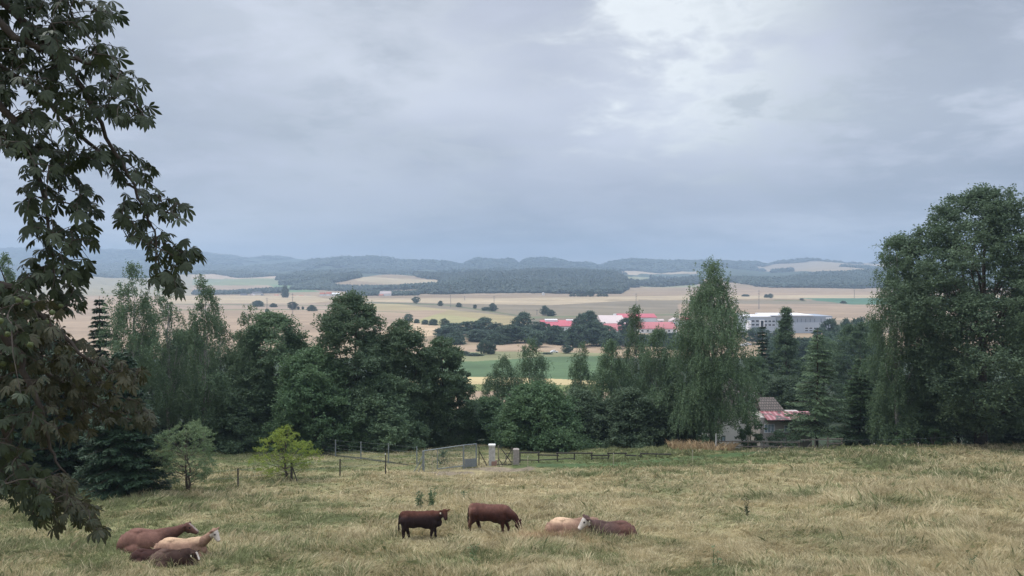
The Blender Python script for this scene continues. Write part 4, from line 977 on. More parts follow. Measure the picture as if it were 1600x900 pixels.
def office():
    Y = 560; g = float(hgt(X(1235, Y), Y)) - .5
    o = empty('office_building', (X(1235, Y), Y, g)); tag(o, 'long modern grey and white factory office with two window rows', 'office building')
    L = lambda p: X(p, Y) - X(1235, Y); Z = lambda p: zpy(p, Y) - g
    MB().box(L(1168), L(1212), 0, 26, -3, Z(495.6)).build('office_wall', M['shed_light'], o)
    MB().box(L(1212), L(1302), 1.2, 34, -6, Z(494)).build('hall_wall', M['shed_grey'], o)
    MB().box(L(1212) + .02, L(1296), .9, 1.19, -6, Z(504)).build('lower_wall', M['shed_light'], o)
    MB().box(L(1168) - .3, L(1205), -.4, 26.4, Z(495.6), Z(494.2)).build('white_parapet', M['white'], o)
    MB().box(L(1203), L(1272), .4, 34, Z(494.0) + .01, Z(492.4)).build('white_roof_edge', M['white'], o)
    MB().box(L(1209), L(1226), 8, 14, Z(492.4), Z(491.2)).build('roof_plant_room', M['white'], o)
    MB().box(L(1291.5), L(1300.5), 1.05, 1.19, Z(498), Z(496)).build('pale_sign', M['white'], o)
    def rowwin(x0, x1, n, p0, p1, y):
        for k in range(n):
            a = L(x0 + (x1 - x0) * (k + .14) / n); b = L(x0 + (x1 - x0) * (k + .86) / n)
            f = MB().box(a - .15, b + .15, y - .10, y - .004, Z(p1) - .12, Z(p0) + .12).build('window', M['white'], o)
            MB().box(a, b, y - .14, y - .104, Z(p1), Z(p0)).build('pane', M['glass'], f)
    rowwin(1173.5, 1187, 2, 500.4, 502.9, 0); rowwin(1173.5, 1187, 2, 506.2, 508.7, 0)
    rowwin(1194, 1212, 3, 500.8, 503.2, 0); rowwin(1194, 1212, 3, 506.6, 509, 0)
    rowwin(1258, 1285, 4, 512, 514, .9); rowwin(1258, 1285, 4, 516, 517.6, .9)
    MB().box(L(1187), L(1194.5), -.6, -.01, Z(512), Z(499.8)).build('entrance_frame', M['white'], o)
    MB().box(L(1188.6), L(1193), -.66, -.61, Z(511), Z(501)).build('entrance_glass', M['glass'], o)
    for k, p in enumerate((1214.5, 1247, 1253, 1260, 1267, 1274, 1284)):
        MB().box(L(p), L(p) + .25, 1.08, 1.195, Z(503.6), Z(498)).build('downpipe', M['glass'], o)
    MB().box(L(1166), L(1170), -6, -.5, -2, Z(500.5)).build('side_tower', M['white'], o)
office()

def car(px, Y, rz, label):
    g = ground(px, Y); o = empty('parked_car', g, rz); tag(o, label, 'car', 'cars parked in the valley')
    b = MB(); P = [(-2.1, .35), (-2.15, .8), (-1.5, .95), (-1.0, 1.42), (.5, 1.45), (1.1, .98), (2.0, .85), (2.15, .4)]
    n = len(P); vs = [(x, -.85, z) for x, z in P] + [(x, .85, z) for x, z in P]
    b.poly(vs, [tuple(range(n)), tuple(range(2 * n - 1, n - 1, -1))] + [(i, i + n, (i + 1) % n + n, (i + 1) % n) for i in range(n)]); b.build('body', M['white'], o)
    MB().box(-1.0, .75, -.87, .87, 1.0, 1.32).build('glass', M['glass'], o)
    for x in (-1.35, 1.35):
        for y in (-.8, .8): MB().bar((x, y - .1, .32), (x, y + .1, .32), .32, n=12).build('wheel', M['rubber'], o)
    return o
p = hit(866, 551.5); car(866, p.y, .1, 'white car parked under the round tree by the pink path')
car(1163, 455, .15, 'white car in the yard seen left of the hazy spruce')
car(1169, 462, -.1, 'second white car in the yard nearer the hazy spruce')

# far village
def house(px, Y, wpx, eave, ridge, roof, label, wall='shed_white', depth=9, rz=0.0, ridge_dir='x'):
    return shed('village_house', px - wpx / 2, px + wpx / 2, Y, depth, eave, ridge, label, roof, wall, ridge=ridge_dir, cat='house', rz=rz)
hs = [
    (380, 1640, 9, 461.2, 458.6, 'roof_dark_far', 'leftmost pale house of the far village with a dark gable', 'x'),
    (392, 1630, 8, 461.5, 459.0, 'roof_pale', 'white house with a pale roof second in the far village', 'y'),
    (401, 1700, 14, 458.3, 455.6, 'roof_dark_far', 'long grey roofed house behind the white ones', 'x'),
    (409, 1630, 4, 461.6, 459.6, 'roof_dark_far', 'narrow white house in the middle of the far village', 'y'),
    (431, 1640, 6, 462.0, 460.2, 'roof_tile_far', 'small pale house right of the narrow white one', 'x'),
    (458, 1600, 5, 463.2, 461.6, 'roof_tile_far', 'small brown roofed house right of the tall poplar', 'x'),
    (470, 1600, 7, 463.2, 461.2, 'roof_tile_far', 'pale house with a brown roof in a gap of the thicket', 'x'),
    (481, 1620, 6, 462.8, 461.0, 'roof_dark_far', 'last small house before the wood edge', 'x'),
    (503, 1540, 7, 459.5, 457.0, 'roof_tile_far', 'house with a brick red roof left of the brightest white house', 'x'),
    (513, 1530, 8, 459.0, 456.4, 'roof_tile_far', 'pink walled house with a red roof beside the white house', 'x'),
    (524, 1525, 11, 459.4, 457.4, 'shed_white', 'brightest white house at the wood edge', 'x'),
    (602, 1480, 17, 458.8, 455.0, 'roof_pale', 'large white barn with a pale blue roof above the lindens', 'x'),
    (595, 1470, 6, 461.5, 459.8, 'roof_tile_far', 'small house in front of the large white barn', 'x'),
    (528, 2480, 4, 431.6, 430.2, 'shed_white', 'single white house high in the dark wood', 'x'),
    (849, 1440, 4, 458.3, 456.5, 'shed_white', 'single white house at the foot of the middle wood', 'y'),
]
for px, Y, wp, e, r_, rf, lab, rd in hs: house(px, Y, wp, e, r_, rf, lab, ridge_dir=rd)

# power poles and masts
def pole(px, base, top, label, kind='pole', Y=None, arms=2, r=.28):
    p = hit(px, base) if Y is None else ground(px, Y); H = zpy(top, p.y) - p.z
    o = empty('power_pole' if kind == 'pole' else kind, p); tag(o, label, 'power pole' if kind == 'pole' else 'mast')
    m = MB()
    if kind == 'pole':
        for s in (-1, 1): m.bar((s * .5, 0, -1), (s * .12, 0, H), r * .6, r * .35, 4)
        for k in range(7): z0 = H * k / 7; z1 = H * (k + 1) / 7; m.bar((-.5 + .38 * k / 7, 0, z0), (.5 - .38 * (k + 1) / 7, 0, z1), r * .3, n=4)
        m.build('shaft', M['pylon'], o)
        for k in range(arms): MB().bar((-1.9 + .3 * k, 0, H * (.93 - .13 * k)), (1.9 - .3 * k, 0, H * (.93 - .13 * k)), r * .45, n=4).build('crossarm', M['pylon'], o)
    else:
        m.bar((0, 0, -1), (0, 0, H), r, r * .5, 6).build('shaft', M['pylon'], o)
    return o
for px, b, t, lab in [(772, 487, 462, 'power pole with crossarms beside the dark field tree'), (704, 481, 444, 'tall thin power pole left of the dark field edge'), (457, 491, 458, 'power pole in the pink field left of the lindens'),
                      (994, 484, 458, 'power pole above the birch spire'), (1186, 483, 453, 'power pole right of the great birch top'), (547, 462, 440, 'power pole before the dark wood'),
                      (417, 486, 465, 'short power pole near the tiny bush in the pink field'), (839, 492, 484, 'short pole beside the paired dark trees'), (726, 470, 463, 'short pole on the pale strip'),
                      (653, 466, 449, 'power pole above the light green field tree'), (1335, 466, 450, 'faint power pole on the right tan field')]:
    pole(px, b, t, lab)
pole(597, 0, 392, 'tall transmitter mast on the highest ridge', 'radio_mast', Y=4850, r=1.6)
pole(606, 0, 420, 'left of the paired pale masts before the ridge', 'radio_mast', Y=2900, r=.8)
pole(612, 0, 421, 'right of the paired pale masts before the ridge', 'radio_mast', Y=2900, r=.8)

# ------------------------------------------------------------------ fences and gate
def gp(px, base): return hit(px, base)
def post(name, px, base, top, r, mat, label, cat='fence post', group=None, cap=None, square=False, Y=None):
    p = gp(px, base) if Y is None else ground(px, Y); H = zpy(top, p.y) - p.z
    o = empty(name, p); tag(o, label, cat, group)
    MB().bar((0, 0, -.4), (random.uniform(-.03, .03), 0, H), r, r * .9, 8, square).build('shaft', M[mat], o)
    if cap: MB().bar((0, 0, H), (0, 0, H + .07), r * .8, r * .5, 8).build('insulator', M['insulator'], o)
    return o, p, H
random.seed(5)
# electric fence posts across the pasture
ep = []
for px, b, t, r, cap, lab in [(370, 766, 733, .055, False, 'dark post standing alone between the apple and the plum tree'), (454, 753, 723, .085, True, 'thick grey post with a prop right beside the plum tree'),
                              (530, 745, 718, .055, False, 'dark post first to the right of the plum tree'), (601.5, 743, 711, .05, True, 'dark white-tipped post halfway between plum tree and gate')]:
    o, p, H = post('fence_post', px, b, t, r, 'wood_dark', lab, group='electric fence posts in the pasture', cap=cap)
    ep.append((p, H))
    if px == 454: MB().bar((.55, -.1, -.3), (.06, 0, H * .75), .045, .04, 6).build('brace', M['wood_dark'], o)
# rear wire fence
rp = []
for px, b, t, lab in [(347, 691, 673, 'farthest wire fence post under the wood edge'), (379, 692, 672, 'second farthest post of the wire fence'), (412, 694, 674, 'third farthest post of the wire fence, left of the plum tree'), (484.5, 702, 681, 'wire fence post at the right rim of the plum tree crown'),
                      (523, 714, 688, 'wire fence post at the left end of the dark ditch'), (563, 719, 691, 'wire fence post in the middle of the dark ditch'), (606, 725, 694, 'wire fence post above the white-tipped dark post'),
                      (651, 727, 699, 'last wire fence post before the gate')]:
    o, p, H = post('wire_fence_post', px, b, t, .06, 'steel', lab, group='posts of the rear wire fence'); rp.append((p, H))
def wires(name, pts, fr, label, r=.006):
    m = MB()
    for f in fr:
        for (p, H), (q, G) in zip(pts[:-1], pts[1:]):
            a = Vector((p.x, p.y, p.z + H * f)); b = Vector((q.x, q.y, q.z + G * f)); mid = (a + b) / 2 - Vector((0, 0, .04)); m.bar(a, mid, r, n=4); m.bar(mid, b, r, n=4)
    tag(m.build(name, M['wire']), label, 'wire'); 
g0 = ground(120, 46)
wires('electric_wire', [(ground(60, 45.0), 1.1)] + ep, (.55, .93), 'thin electric wires strung between the dark pasture posts')
wires('fence_wire', rp, (.1, .3, .5, .7, .97), 'wire strands of the rear fence along the wood')

# wire mesh gate of two leaves
gt = empty('wire_mesh_gate', gp(661, 738)); tag(gt, 'blue-grey wire mesh gate with a solid lower panel, standing open', 'gate')
o0 = gt.location.copy()
def gl(px, base, row, Y=None):
    p = gp(px, base) if Y is None else ground(px, Y); return Vector((p.x, p.y, zpy(row, p.y))) - o0
A0, A1 = gl(661, 738, 738), gl(661, 738, 705.5); B0, B1 = gl(724, 733.5, 733), gl(724, 733.5, 696.5); C0, C1 = gl(744, 731, 731), gl(744, 731, 694.5)
MB().bar(A0 - Vector((0, 0, .3)), A1, .10, n=8).build('post', M['steel'], gt)
MB().bar(B0 - Vector((0, 0, .2)), B1, .09, n=4).build('post', M['steel'], gt)
MB().bar(C0 - Vector((0, 0, .2)), C1, .08, n=4).build('post', M['steel'], gt)
MB().bar(A1 - Vector((0, 0, .3)), A0 + Vector((-.75, -.1, 0)), .035, n=6).bar(A1 - Vector((0, 0, .9)), A0 + Vector((-.4, -.1, 0)), .03, n=6).build('brace', M['steel'], gt)
fr = MB(); fr.bar(A1, B1, .04); fr.bar(B1, C1, .04); fr.bar(A0.lerp(B0, .34) + Vector((0, 0, .12)), B0 + Vector((0, 0, .22)), .045, n=4); fr.bar(A0.lerp(B0, .34) + Vector((0, 0, .12)), A1.lerp(B1, .34), .03)
fr.build('frame', M['steel'], gt)
mm = MB()
for k in range(1, 40):
    t = k / 40; mm.bar(A0.lerp(B0, t) + Vector((0, 0, .1)), A1.lerp(B1, t), .004, n=4)
for k in range(1, 14):
    t = k / 14; mm.bar(A0.lerp(A1, t), B0.lerp(B1, t), .004, n=4)
for k in range(1, 14): t = k / 14; mm.bar(B0.lerp(C0, t), B1.lerp(C1, t), .005, n=4)
for k in range(1, 14): t = k / 14; mm.bar(B0.lerp(B1, t), C0.lerp(C1, t), .005, n=4)
mm.build('wire_mesh', M['wire'], gt)
lp = MB(); q = [B0.lerp(C0, .08) + Vector((0, 0, .05)), B0.lerp(C0, .94) + Vector((0, 0, .05))]; h1 = Vector((0, 0, .72))
n_ = Vector((.02, .03, 0)); lp.poly([q[0], q[1], q[1] + h1, q[0] + h1, q[0] + n_, q[1] + n_, q[1] + h1 + n_, q[0] + h1 + n_], [(0, 1, 2, 3), (7, 6, 5, 4), (0, 4, 5, 1), (1, 5, 6, 2), (2, 6, 7, 3), (3, 7, 4, 0)])
for k in (1, 2): fr2 = None
lp.build('solid_panel', M['steel'], gt)
# leaning prop pole
a = gp(762.5, 729); b = ground(749, a.y + .3); pr = empty('prop_pole', a); tag(pr, 'slanting dark pole leaning left of the white-capped pillar', 'pole')
MB().bar((0, 0, -.2), (X(749, a.y) - a.x, .3, zpy(708, a.y) - a.z), .045, n=6).bar((X(748, a.y) - a.x, .35, -.2), (X(748, a.y) - a.x, .35, zpy(700, a.y) - a.z), .04, n=6).build('pole_shaft', M['wood_dark'], pr)
# white-capped concrete pillar
a = gp(768.5, 729); H = zpy(696, a.y) - a.z; pl = empty('gate_pillar', a); tag(pl, 'pale concrete gate pillar with a white cap stone', 'pillar')
wd = 5.0 / F * a.y
m = MB(); m.box(-wd, -wd * .15, 0, wd * 1.6, -.3, H * .94); m.build('left_face', M['concrete'], pl)
m = MB(); m.box(-wd * .15 + .004, wd, -.05, wd * 1.6, H * .22, H * .94); m.build('shaft', M['concrete'], pl)
m = MB(); m.box(-wd * .15 + .004, wd + .16, -.04, wd * 1.55, -.3, H * .22 - .003); m.build('brick_foot', M['brick'], pl)
m = MB(); m.box(-wd - .02, wd + .02, -.08, wd * 1.65, H * .94 + .003, H); m.build('cap_stone', M['cap'], pl)
# crossed wooden gate
a = gp(790, 728); g2 = empty('wooden_gate', a); tag(g2, 'dark wooden gate with crossed braces between the two pillars', 'gate'); Yg = a.y
L2 = lambda px, row, dy=0: Vector((X(px, Yg) - a.x, dy, zpy(row, Yg) - a.z))
MB().bar(L2(778.5, 730), L2(778.5, 697), .05, n=4).build('post', M['wood_grey'], g2)
MB().bar(L2(790.5, 730), L2(790.5, 709), .05, n=4).build('post', M['wood_grey'], g2)
MB().bar(L2(800, 730), L2(800, 700), .05, n=4).build('post', M['wood_grey'], g2)
MB().bar(L2(779, 697, .1), L2(800.5, 726, .1), .045, n=4).bar(L2(787, 727, .18), L2(800, 703, .18), .045, n=4).bar(L2(778, 716, .14), L2(785, 728, .14), .04, n=4).build('cross_brace', M['wood_dark'], g2)
MB().bar(L2(776, 727, .05), L2(801, 727, .05), .05, n=4).bar(L2(790, 709.5, .05), L2(801, 709.5, .05), .035, n=4).build('rail', M['wood_dark'], g2)
# stone pillar
a = gp(806.5, 727.5); H = zpy(702.5, a.y) - a.z; pl = empty('stone_pillar', a); tag(pl, 'squat grey-brown stone pillar at the start of the rail fence', 'pillar'); wd = 4.9 / F * a.y
m = MB(); m.box(-wd, wd, 0, wd * 1.8, -.3, H * .40); m.box(-wd * .97, wd * .97, .01, wd * 1.75, H * .40 + .01, H * .94); m.build('shaft', M['stone'], pl)
MB().poly([(-wd, 0, H * .94 + .004), (wd, 0, H * .94 + .004), (wd, wd * 1.8, H * .94 + .004), (-wd, wd * 1.8, H * .94 + .004), (-wd * .6, wd * .5, H), (wd * .6, wd * .5, H), (wd * .6, wd * 1.3, H), (-wd * .6, wd * 1.3, H)],
          [(0, 3, 2, 1), (4, 5, 6, 7), (0, 1, 5, 4), (1, 2, 6, 5), (2, 3, 7, 6), (3, 0, 4, 7)]).build('cap_stone', M['stone'], pl)
# dark rail fence
rf = empty('rail_fence', gp(812, 725)); tag(rf, 'dark wooden rail fence with staggered rails right of the stone pillar', 'fence'); o1 = rf.location.copy()
posts = [(812.5, 724), (842, 724), (871, 722), (898, 720), (925, 720), (951, 719), (978, 716.5), (1002, 716), (1026, 715), (1048, 714)]
tops = [707, 706.8, 707.6, 707.6, 707.8, 707.8, 708, 708.4, 709, 709.4]
pt = []
for (px, b), t in zip(posts, tops):
    p = gp(px, b); v0 = p - o1; v1 = Vector((p.x, p.y, zpy(t, p.y))) - o1; pt.append((v0, v1)); MB().bar(v0 - Vector((0, 0, .3)), v1, .06, .05, 6).build('post', M['wood_dark'], rf)
for i in range(len(pt) - 1):
    (a0_, a1_), (b0_, b1_) = pt[i], pt[i + 1]; dz = Vector((0, -.08, -.06 - (.20 if i in (1, 4, 6) else 0)))
    MB().bar(a1_ + dz - Vector((.1, 0, 0)), b1_ + dz + Vector((.1, 0, 0)), .075, n=4).build('rail', M['wood_dark'], rf)
    if i in (0, 1, 2, 4): MB().bar(a0_.lerp(a1_, .26) + Vector((0, -.08, 0)), b0_.lerp(b1_, .24) + Vector((0, -.08, 0)), .055, n=4).build('rail', M['wood_dark'], rf)
# thin pale stakes in front of the gate and rail fence
for px, b, t, lab in [(675, 741, 715, 'thin pale stake in front of the wire mesh gate'), (825, 742, 715, 'thin pale stake in front of the first rail of the wooden fence'), (959, 729, 710, 'thin pale stake before the middle of the rail fence'),
                      (1083, 722, 706, 'thin pale stake by the tall dry grass')]:
    post('electric_stake', px, b, t, .022, 'wood_pale', lab, 'stake', 'thin stakes of the electric fence', cap=True)
for px, t, lab in [(1368, 694, 'white-tipped stake on the brow left of the three by the right wood'), (1437, 693, 'white-tipped stake on the brow below the right-hand birch'), (1505, 690, 'white-tipped stake on the brow left of the oak trunk')]:
    post('electric_stake', px, 0, t, .035, 'wood_pale', lab, 'stake', 'thin stakes of the electric fence', cap=True, Y=76)
# fence in front of the cottage
cf = empty('plank_fence', ground(1200, 79)); tag(cf, 'weathered plank fence in front of the white cottage', 'fence'); o2 = cf.location.copy()
CL = lambda px, row, Y=79.0: Vector((X(px, Y), Y, zpy(row, Y))) - o2
for px, t in [(1122, 689), (1146, 689.5), (1170, 690), (1195, 690), (1222, 690), (1250, 689), (1275, 687), (1295, 684), (1317, 686)]:
    MB().bar(CL(px, 712), CL(px, t), .07 if px != 1295 else .10, n=4).build('post', M['wood_grey'], cf)
for r0_, r1_ in ((690.5, 692), (698, 699.5)):
    MB().bar(CL(1121, r0_, 78.9), CL(1252, r1_, 78.9), .07, n=4).build('rail', M['wood_grey'], cf)
for r0_ in (687, 694, 700.5): MB().bar(CL(1294, r0_, 78.9), CL(1319, r0_ - .6, 78.9), .075, n=4).build('rail', M['wood_grey'], cf)
cg = empty('paddock_gate', ground(1275, 78.6)); tag(cg, 'wooden paddock gate with a diagonal brace under the larch', 'gate'); o2 = cg.location.copy()
for a_, b_ in (((1258, 706, 78.6), (1271, 692, 78.6)), ((1281, 693, 78.6), (1291, 704, 78.6))): MB().bar(CL(*a_), CL(*b_), .05, n=4).build('brace', M['wood_grey'], cg)
MB().bar(CL(1252, 688.5, 78.7), CL(1293, 687, 78.7), .06, n=4).bar(CL(1270, 701, 78.7), CL(1293, 701, 78.7), .05, n=4).build('rail', M['wood_grey'], cg)
post('white_post', 1119.5, 0, 678, .075, 'cap', 'white painted post at the corner of the cottage fence', 'post', Y=78.5)
wires('brow_wire', [(ground(1119, 78.5), 1.1), (ground(1368, 76), .85), (ground(1437, 76), .95), (ground(1505, 76), 1.1), (ground(1650, 76), 1.1)], (.9,), 'single wire along the brow under the right wood', r=.008)

# ------------------------------------------------------------------ cattle
def sdf_body(blobs, vox):
    """one continuous skin over the ellipsoids and tapered limbs, by remeshing their union"""
    import bmesh
    bm = bmesh.new()
    for b in blobs:
        if b[0] == 'e':
            _, c, r = b[:3]; rot = b[3] if len(b) > 3 else (0, 0, 0)
            mt = Matrix.Translation(c) @ Euler(rot).to_matrix().to_4x4() @ Matrix.Diagonal((*r, 1))
            bmesh.ops.create_uvsphere(bm, u_segments=20, v_segments=14, radius=1, matrix=mt)
        else:
            pts, rad = b[1], b[2]
            for i in range(len(pts) - 1):
                p, q = Vector(pts[i]), Vector(pts[i + 1]); d = q - p; L_ = d.length; rot = d.to_track_quat('Z', 'Y').to_matrix().to_4x4()
                bmesh.ops.create_cone(bm, cap_ends=True, segments=14, radius1=rad[i], radius2=rad[i + 1], depth=L_, matrix=Matrix.Translation((p + q) / 2) @ rot)
                bmesh.ops.create_uvsphere(bm, u_segments=12, v_segments=8, radius=rad[i + 1], matrix=Matrix.Translation(q))
                if i == 0: bmesh.ops.create_uvsphere(bm, u_segments=12, v_segments=8, radius=rad[0], matrix=Matrix.Translation(p))
    me = bpy.data.meshes.new('t'); bm.to_mesh(me); bm.free(); o = bpy.data.objects.new('t', me); COL.objects.link(o)
    a = o.modifiers.new('r', 'REMESH'); a.mode = 'VOXEL'; a.voxel_size = vox
    s = o.modifiers.new('s', 'SMOOTH'); s.iterations = 5; s.factor = .5
    bpy.context.view_layer.update()
    ev = o.evaluated_get(bpy.context.evaluated_depsgraph_get()); out = bpy.data.meshes.new_from_object(ev)
    bpy.data.objects.remove(o); bpy.data.meshes.remove(me)
    return out
M['hide'] = mat_vcol('cattle_hide', scales=((2.0, 0.25), (9, 0.22), (60, 0.3)), rough=0.95)
def head_blobs(p, yaw, pitch, s=1.0):
    """head at poll p, nose along yaw and down by pitch; returns blobs and key points"""
    f = Vector((math.cos(yaw) * math.cos(pitch), math.sin(yaw) * math.cos(pitch), -math.sin(pitch))); sd = Vector((-math.sin(yaw), math.cos(yaw), 0)); up = sd.cross(f) * -1
    if up.z < 0: up = -up
    p = Vector(p); c = lambda a, b=0, u=0: tuple(p + (f * a + sd * b + up * u) * s)
    bl = [('t', [c(0), c(.14, 0, -.02), c(.27, 0, -.03), c(.38, 0, -.035)], [.155 * s, .150 * s, .120 * s, .100 * s]), ('e', c(.41, 0, -.03), (.085 * s, .105 * s, .085 * s)),
          ('e', c(.10, 0, -.11), (.12 * s, .09 * s, .11 * s)), ('e', c(.12, .085, .05), (.05 * s,) * 3), ('e', c(.12, -.085, .05), (.05 * s,) * 3), ('e', c(-.03, 0, .09), (.07 * s, .09 * s, .06 * s))]
    for q in (-1, 1):
        bl.append(('t', [c(-.02, q * .12, .04), c(-.05, q * .22, .05), c(-.06, q * .33, .04)], [.032 * s, .058 * s, .022 * s]))
    return bl, dict(f=f, sd=sd, up=up, p=p, s=s)
def paint(me, base, rules):
    n = len(me.vertices); co = np.zeros(n * 3); me.vertices.foreach_get('co', co); co = co.reshape(-1, 3)
    c = np.tile(np.array(base, dtype=float), (n, 1))
    for fn, col in rules:
        m = np.clip(fn(co), 0, 1)[:, None]; c = c * (1 - m) + np.array(col) * m
    a = me.color_attributes.new('Col', 'FLOAT_COLOR', 'POINT'); cc = np.ones((n, 4)); cc[:, :3] = c; a.data.foreach_set('color', cc.ravel())
    me.polygons.foreach_set('use_smooth', [True] * len(me.polygons)); me.materials.clear(); me.materials.append(M['hide'])
def ball(c, r, soft=.3): c = np.array(c); return lambda v: (1 + soft - np.linalg.norm(v - c, axis=1) / r) / soft
def headmask(h, a0, b0=None, toponly=False):
    f, sd, up, p, s = (np.array(h['f']), np.array(h['sd']), np.array(h['up']), np.array(h['p']), h['s'])
    def fn(v):
        d = (v - p) / s; a = d @ f; l = np.abs(d @ sd); u = d @ up; r = np.linalg.norm(d - np.outer(np.clip(a, 0, .5), f), axis=1)
        m = (a > a0) * (r < .24) * 1.0
        if b0 is not None: m = m * (l < b0)
        if toponly: m = m * (u > -.02)
        return m
    return fn
def eyes(h): 
    out = []
    for q in (-1, 1):
        e = h['p'] + (h['f'] * .15 + h['sd'] * q * .125 + h['up'] * .055) * h['s']; out.append((ball(tuple(e), .032 * h['s']), (.01, .008, .006)))
    e = h['p'] + (h['f'] * .49 + h['up'] * -.03) * h['s']; out.append((ball(tuple(e), .055 * h['s']), (.12, .085, .075)))
    return out
def eartag(root, h, side):
    e = h['p'] + (h['f'] * -.02 + h['sd'] * side * .22 + h['up'] * -.03) * h['s']
    MB().box(-.032, .032, -.008, .008, -.045, .03).build('ear_tag', M['eartag'], root, tuple(e + Vector((0, -.05, -.03))))
CT = []
def cow(px, base, rz, sc, blobs, h, basecol, rules, label, group, side=0, sink=0.0, vox=.024, dy=0.0, Y=None):
    g = gp(px, base) if Y is None else ground(px, Y); root = empty('cow', g - Vector((0, 0, sink)), rz, sc); CT.append((g.x, g.y, sink < .05)); tag(root, label, 'cow', group)
    me = sdf_body(blobs, vox); me.name = 'body'; paint(me, basecol, rules + (eyes(h) if h else [])); link('body', me, None, root)
    if side: eartag(root, h, side)
    return root
def standing(walk=0.0, neck_to=(1.02, 0, 1.22), poll=(1.16, -.04, 1.32), front=(0, .06), hind=(-.12, .10)):
    b = [('e', (0.0, 0, .89), (.82, .36, .37)), ('e', (.30, 0, .86), (.50, .34, .42)), ('e', (-.35, 0, .88), (.50, .34, .40)), ('e', (.52, 0, .84), (.34, .30, .46)), ('e', (.62, 0, 1.08), (.28, .17, .18)), ('e', (-.62, 0, 1.00), (.36, .28, .30)), ('e', (-.05, 0, .76), (.58, .32, .24)), ('e', (-.60, 0, .84), (.30, .27, .34)), ('e', (-.80, 0, 1.06), (.20, .22, .22)), ('e', (-.74, 0, .86), (.26, .27, .30)),
         ('t', [(-.70, 0, 1.10), (0, 0, 1.11), (.6, 0, 1.12)], [.17, .16, .15]), ('e', (.82, 0, .72), (.16, .15, .20)),
         ('t', [(.68, 0, 1.0), ((.68 + neck_to[0]) / 2, neck_to[1] / 2, (1.0 + neck_to[2]) / 2), neck_to, poll], [.27, .21, .165, .12])]
    for s, dx in ((-1, front[0]), (1, front[1])):
        b += [('t', [(.56, s * .15, .78), (.58 + dx * .4, s * .17, .46), (.58 + dx, s * .17, .22), (.58 + dx, s * .17, .06), (.61 + dx, s * .17, .0)], [.19, .10, .064, .06, .065])]
    for s, dx in ((-1, hind[0]), (1, hind[1])):
        b += [('t', [(-.70, s * .15, .90), (-.70 + dx * .3, s * .18, .62), (-.77 + dx * .7, s * .17, .40), (-.75 + dx, s * .17, .14), (-.74 + dx, s * .17, .04), (-.72 + dx, s * .17, .0)], [.27, .18, .095, .068, .065, .07])]
    b += [('t', [(-.92, 0, 1.14), (-1.00, 0, 1.04), (-1.03, 0, .75), (-1.02, 0, .46), (-1.02, 0, .36)], [.06, .038, .032, .05, .03])]
    return b
DB = (.024, .014, .013); RB = (.115, .042, .024); WH = (.52, .46, .39); TN = (.36, .20, .11)
hb_, h1_ = head_blobs((1.10, -.16, 1.27), -1.25, .85, .86)
cow(657, 843, .06, .98, standing(neck_to=(.96, -.04, 1.12), poll=(1.06, -.12, 1.20), front=(-.10, .08), hind=(-.04, .16)) + hb_, h1_, DB,
    [(lambda v: sstep(1.0, 1.25, v[:, 2]) * .5, RB)], 'dark brown cow standing side-on with its head turned to the viewer', 'cattle on the pasture', side=-1, sink=.02)
hb_, h1_ = head_blobs((1.28, -.03, .52), -.25, 1.15, .92)
cow(766, 833, -.18, 1.08, standing(neck_to=(1.08, 0, .78), poll=(1.24, -.02, .58), front=(.02, .22), hind=(-.18, .22)) + hb_, h1_, (.050, .020, .015),
    [(lambda v: sstep(.85, 1.2, v[:, 2]) * .8, (.120, .058, .044)), (lambda v: sstep(-.75, -.95, v[:, 0]) * sstep(.2, .5, v[:, 2]) * .6, (.22, .13, .09)), (lambda v: (v[:, 0] < -1.0) * 1.0, (.02, .012, .01))],
    'reddish brown cow grazing with its head down in the grass', 'cattle on the pasture', sink=.03)
def lying(neck=((.85, 0, .62), (1.05, 0, .85)), poll=(1.15, 0, .92), hump=.0, side=-1):
    b = [('e', (0, 0, .40), (.80, .45, .40)), ('e', (.48, 0, .44), (.40, .34, .40)), ('e', (-.60, 0, .44), (.45, .42, .38)), ('e', (-.84, side * .05, .36), (.30, .30, .30)), ('e', (-.50, 0, .78), (.28, .18, .10)), ('e', (.42, 0, .78), (.22, .12, .10)),
         ('e', (-.45, side * .32, .22), (.36, .20, .22)), ('t', [(-.30, side * .42, .16), (-.02, side * .50, .08), (.25, side * .50, .05)], [.13, .07, .05]),
         ('t', [(-.85, 0, .66), (-.4, 0, .77), (.1, 0, .72), (.62, 0, .76)], [.10, .12, .10, .15]),
         ('t', [(.62, side * .2, .25), (.95, side * .24, .14), (.72, side * .28, .06)], [.13, .075, .05]), ('t', [(.62, -side * .2, .25), (1.0, -side * .18, .12), (1.2, -side * .16, .05)], [.13, .07, .05]),
         ('e', (.80, 0, .34), (.18, .20, .22)), ('t', [(.60, 0, .62), neck[0], neck[1], poll], [.27, .20, .15, .12]), ('t', [(-1.02, 0, .62), (-1.15, side * .1, .35), (-1.12, side * .2, .08)], [.05, .03, .035])]
    return b
G3 = 'cattle lying in the grass'
hb_, h1_ = head_blobs((1.30, -.02, .93), -.12, .42, .95)
cow(233, 868, .03, 1.18, lying(neck=((.88, 0, .74), (1.12, 0, .86)), poll=(1.26, 0, .90)) + hb_, h1_, (.160, .085, .064),
    [(headmask(h1_, .02, .05, True), WH), (lambda v: sstep(.1, .8, v[:, 0]) * .65, (.06, .028, .022)), (lambda v: sstep(.5, .1, v[:, 2]) * .3, (.05, .022, .016))],  # white blaze; darker shading of neck and belly painted into the hide
    'large red-brown cow lying rearmost of the huddle at the left, with a white blaze', G3, sink=.10, Y=31.2)
hb_, h1_ = head_blobs((1.28, -.02, 1.12), -.35, .95, .92)
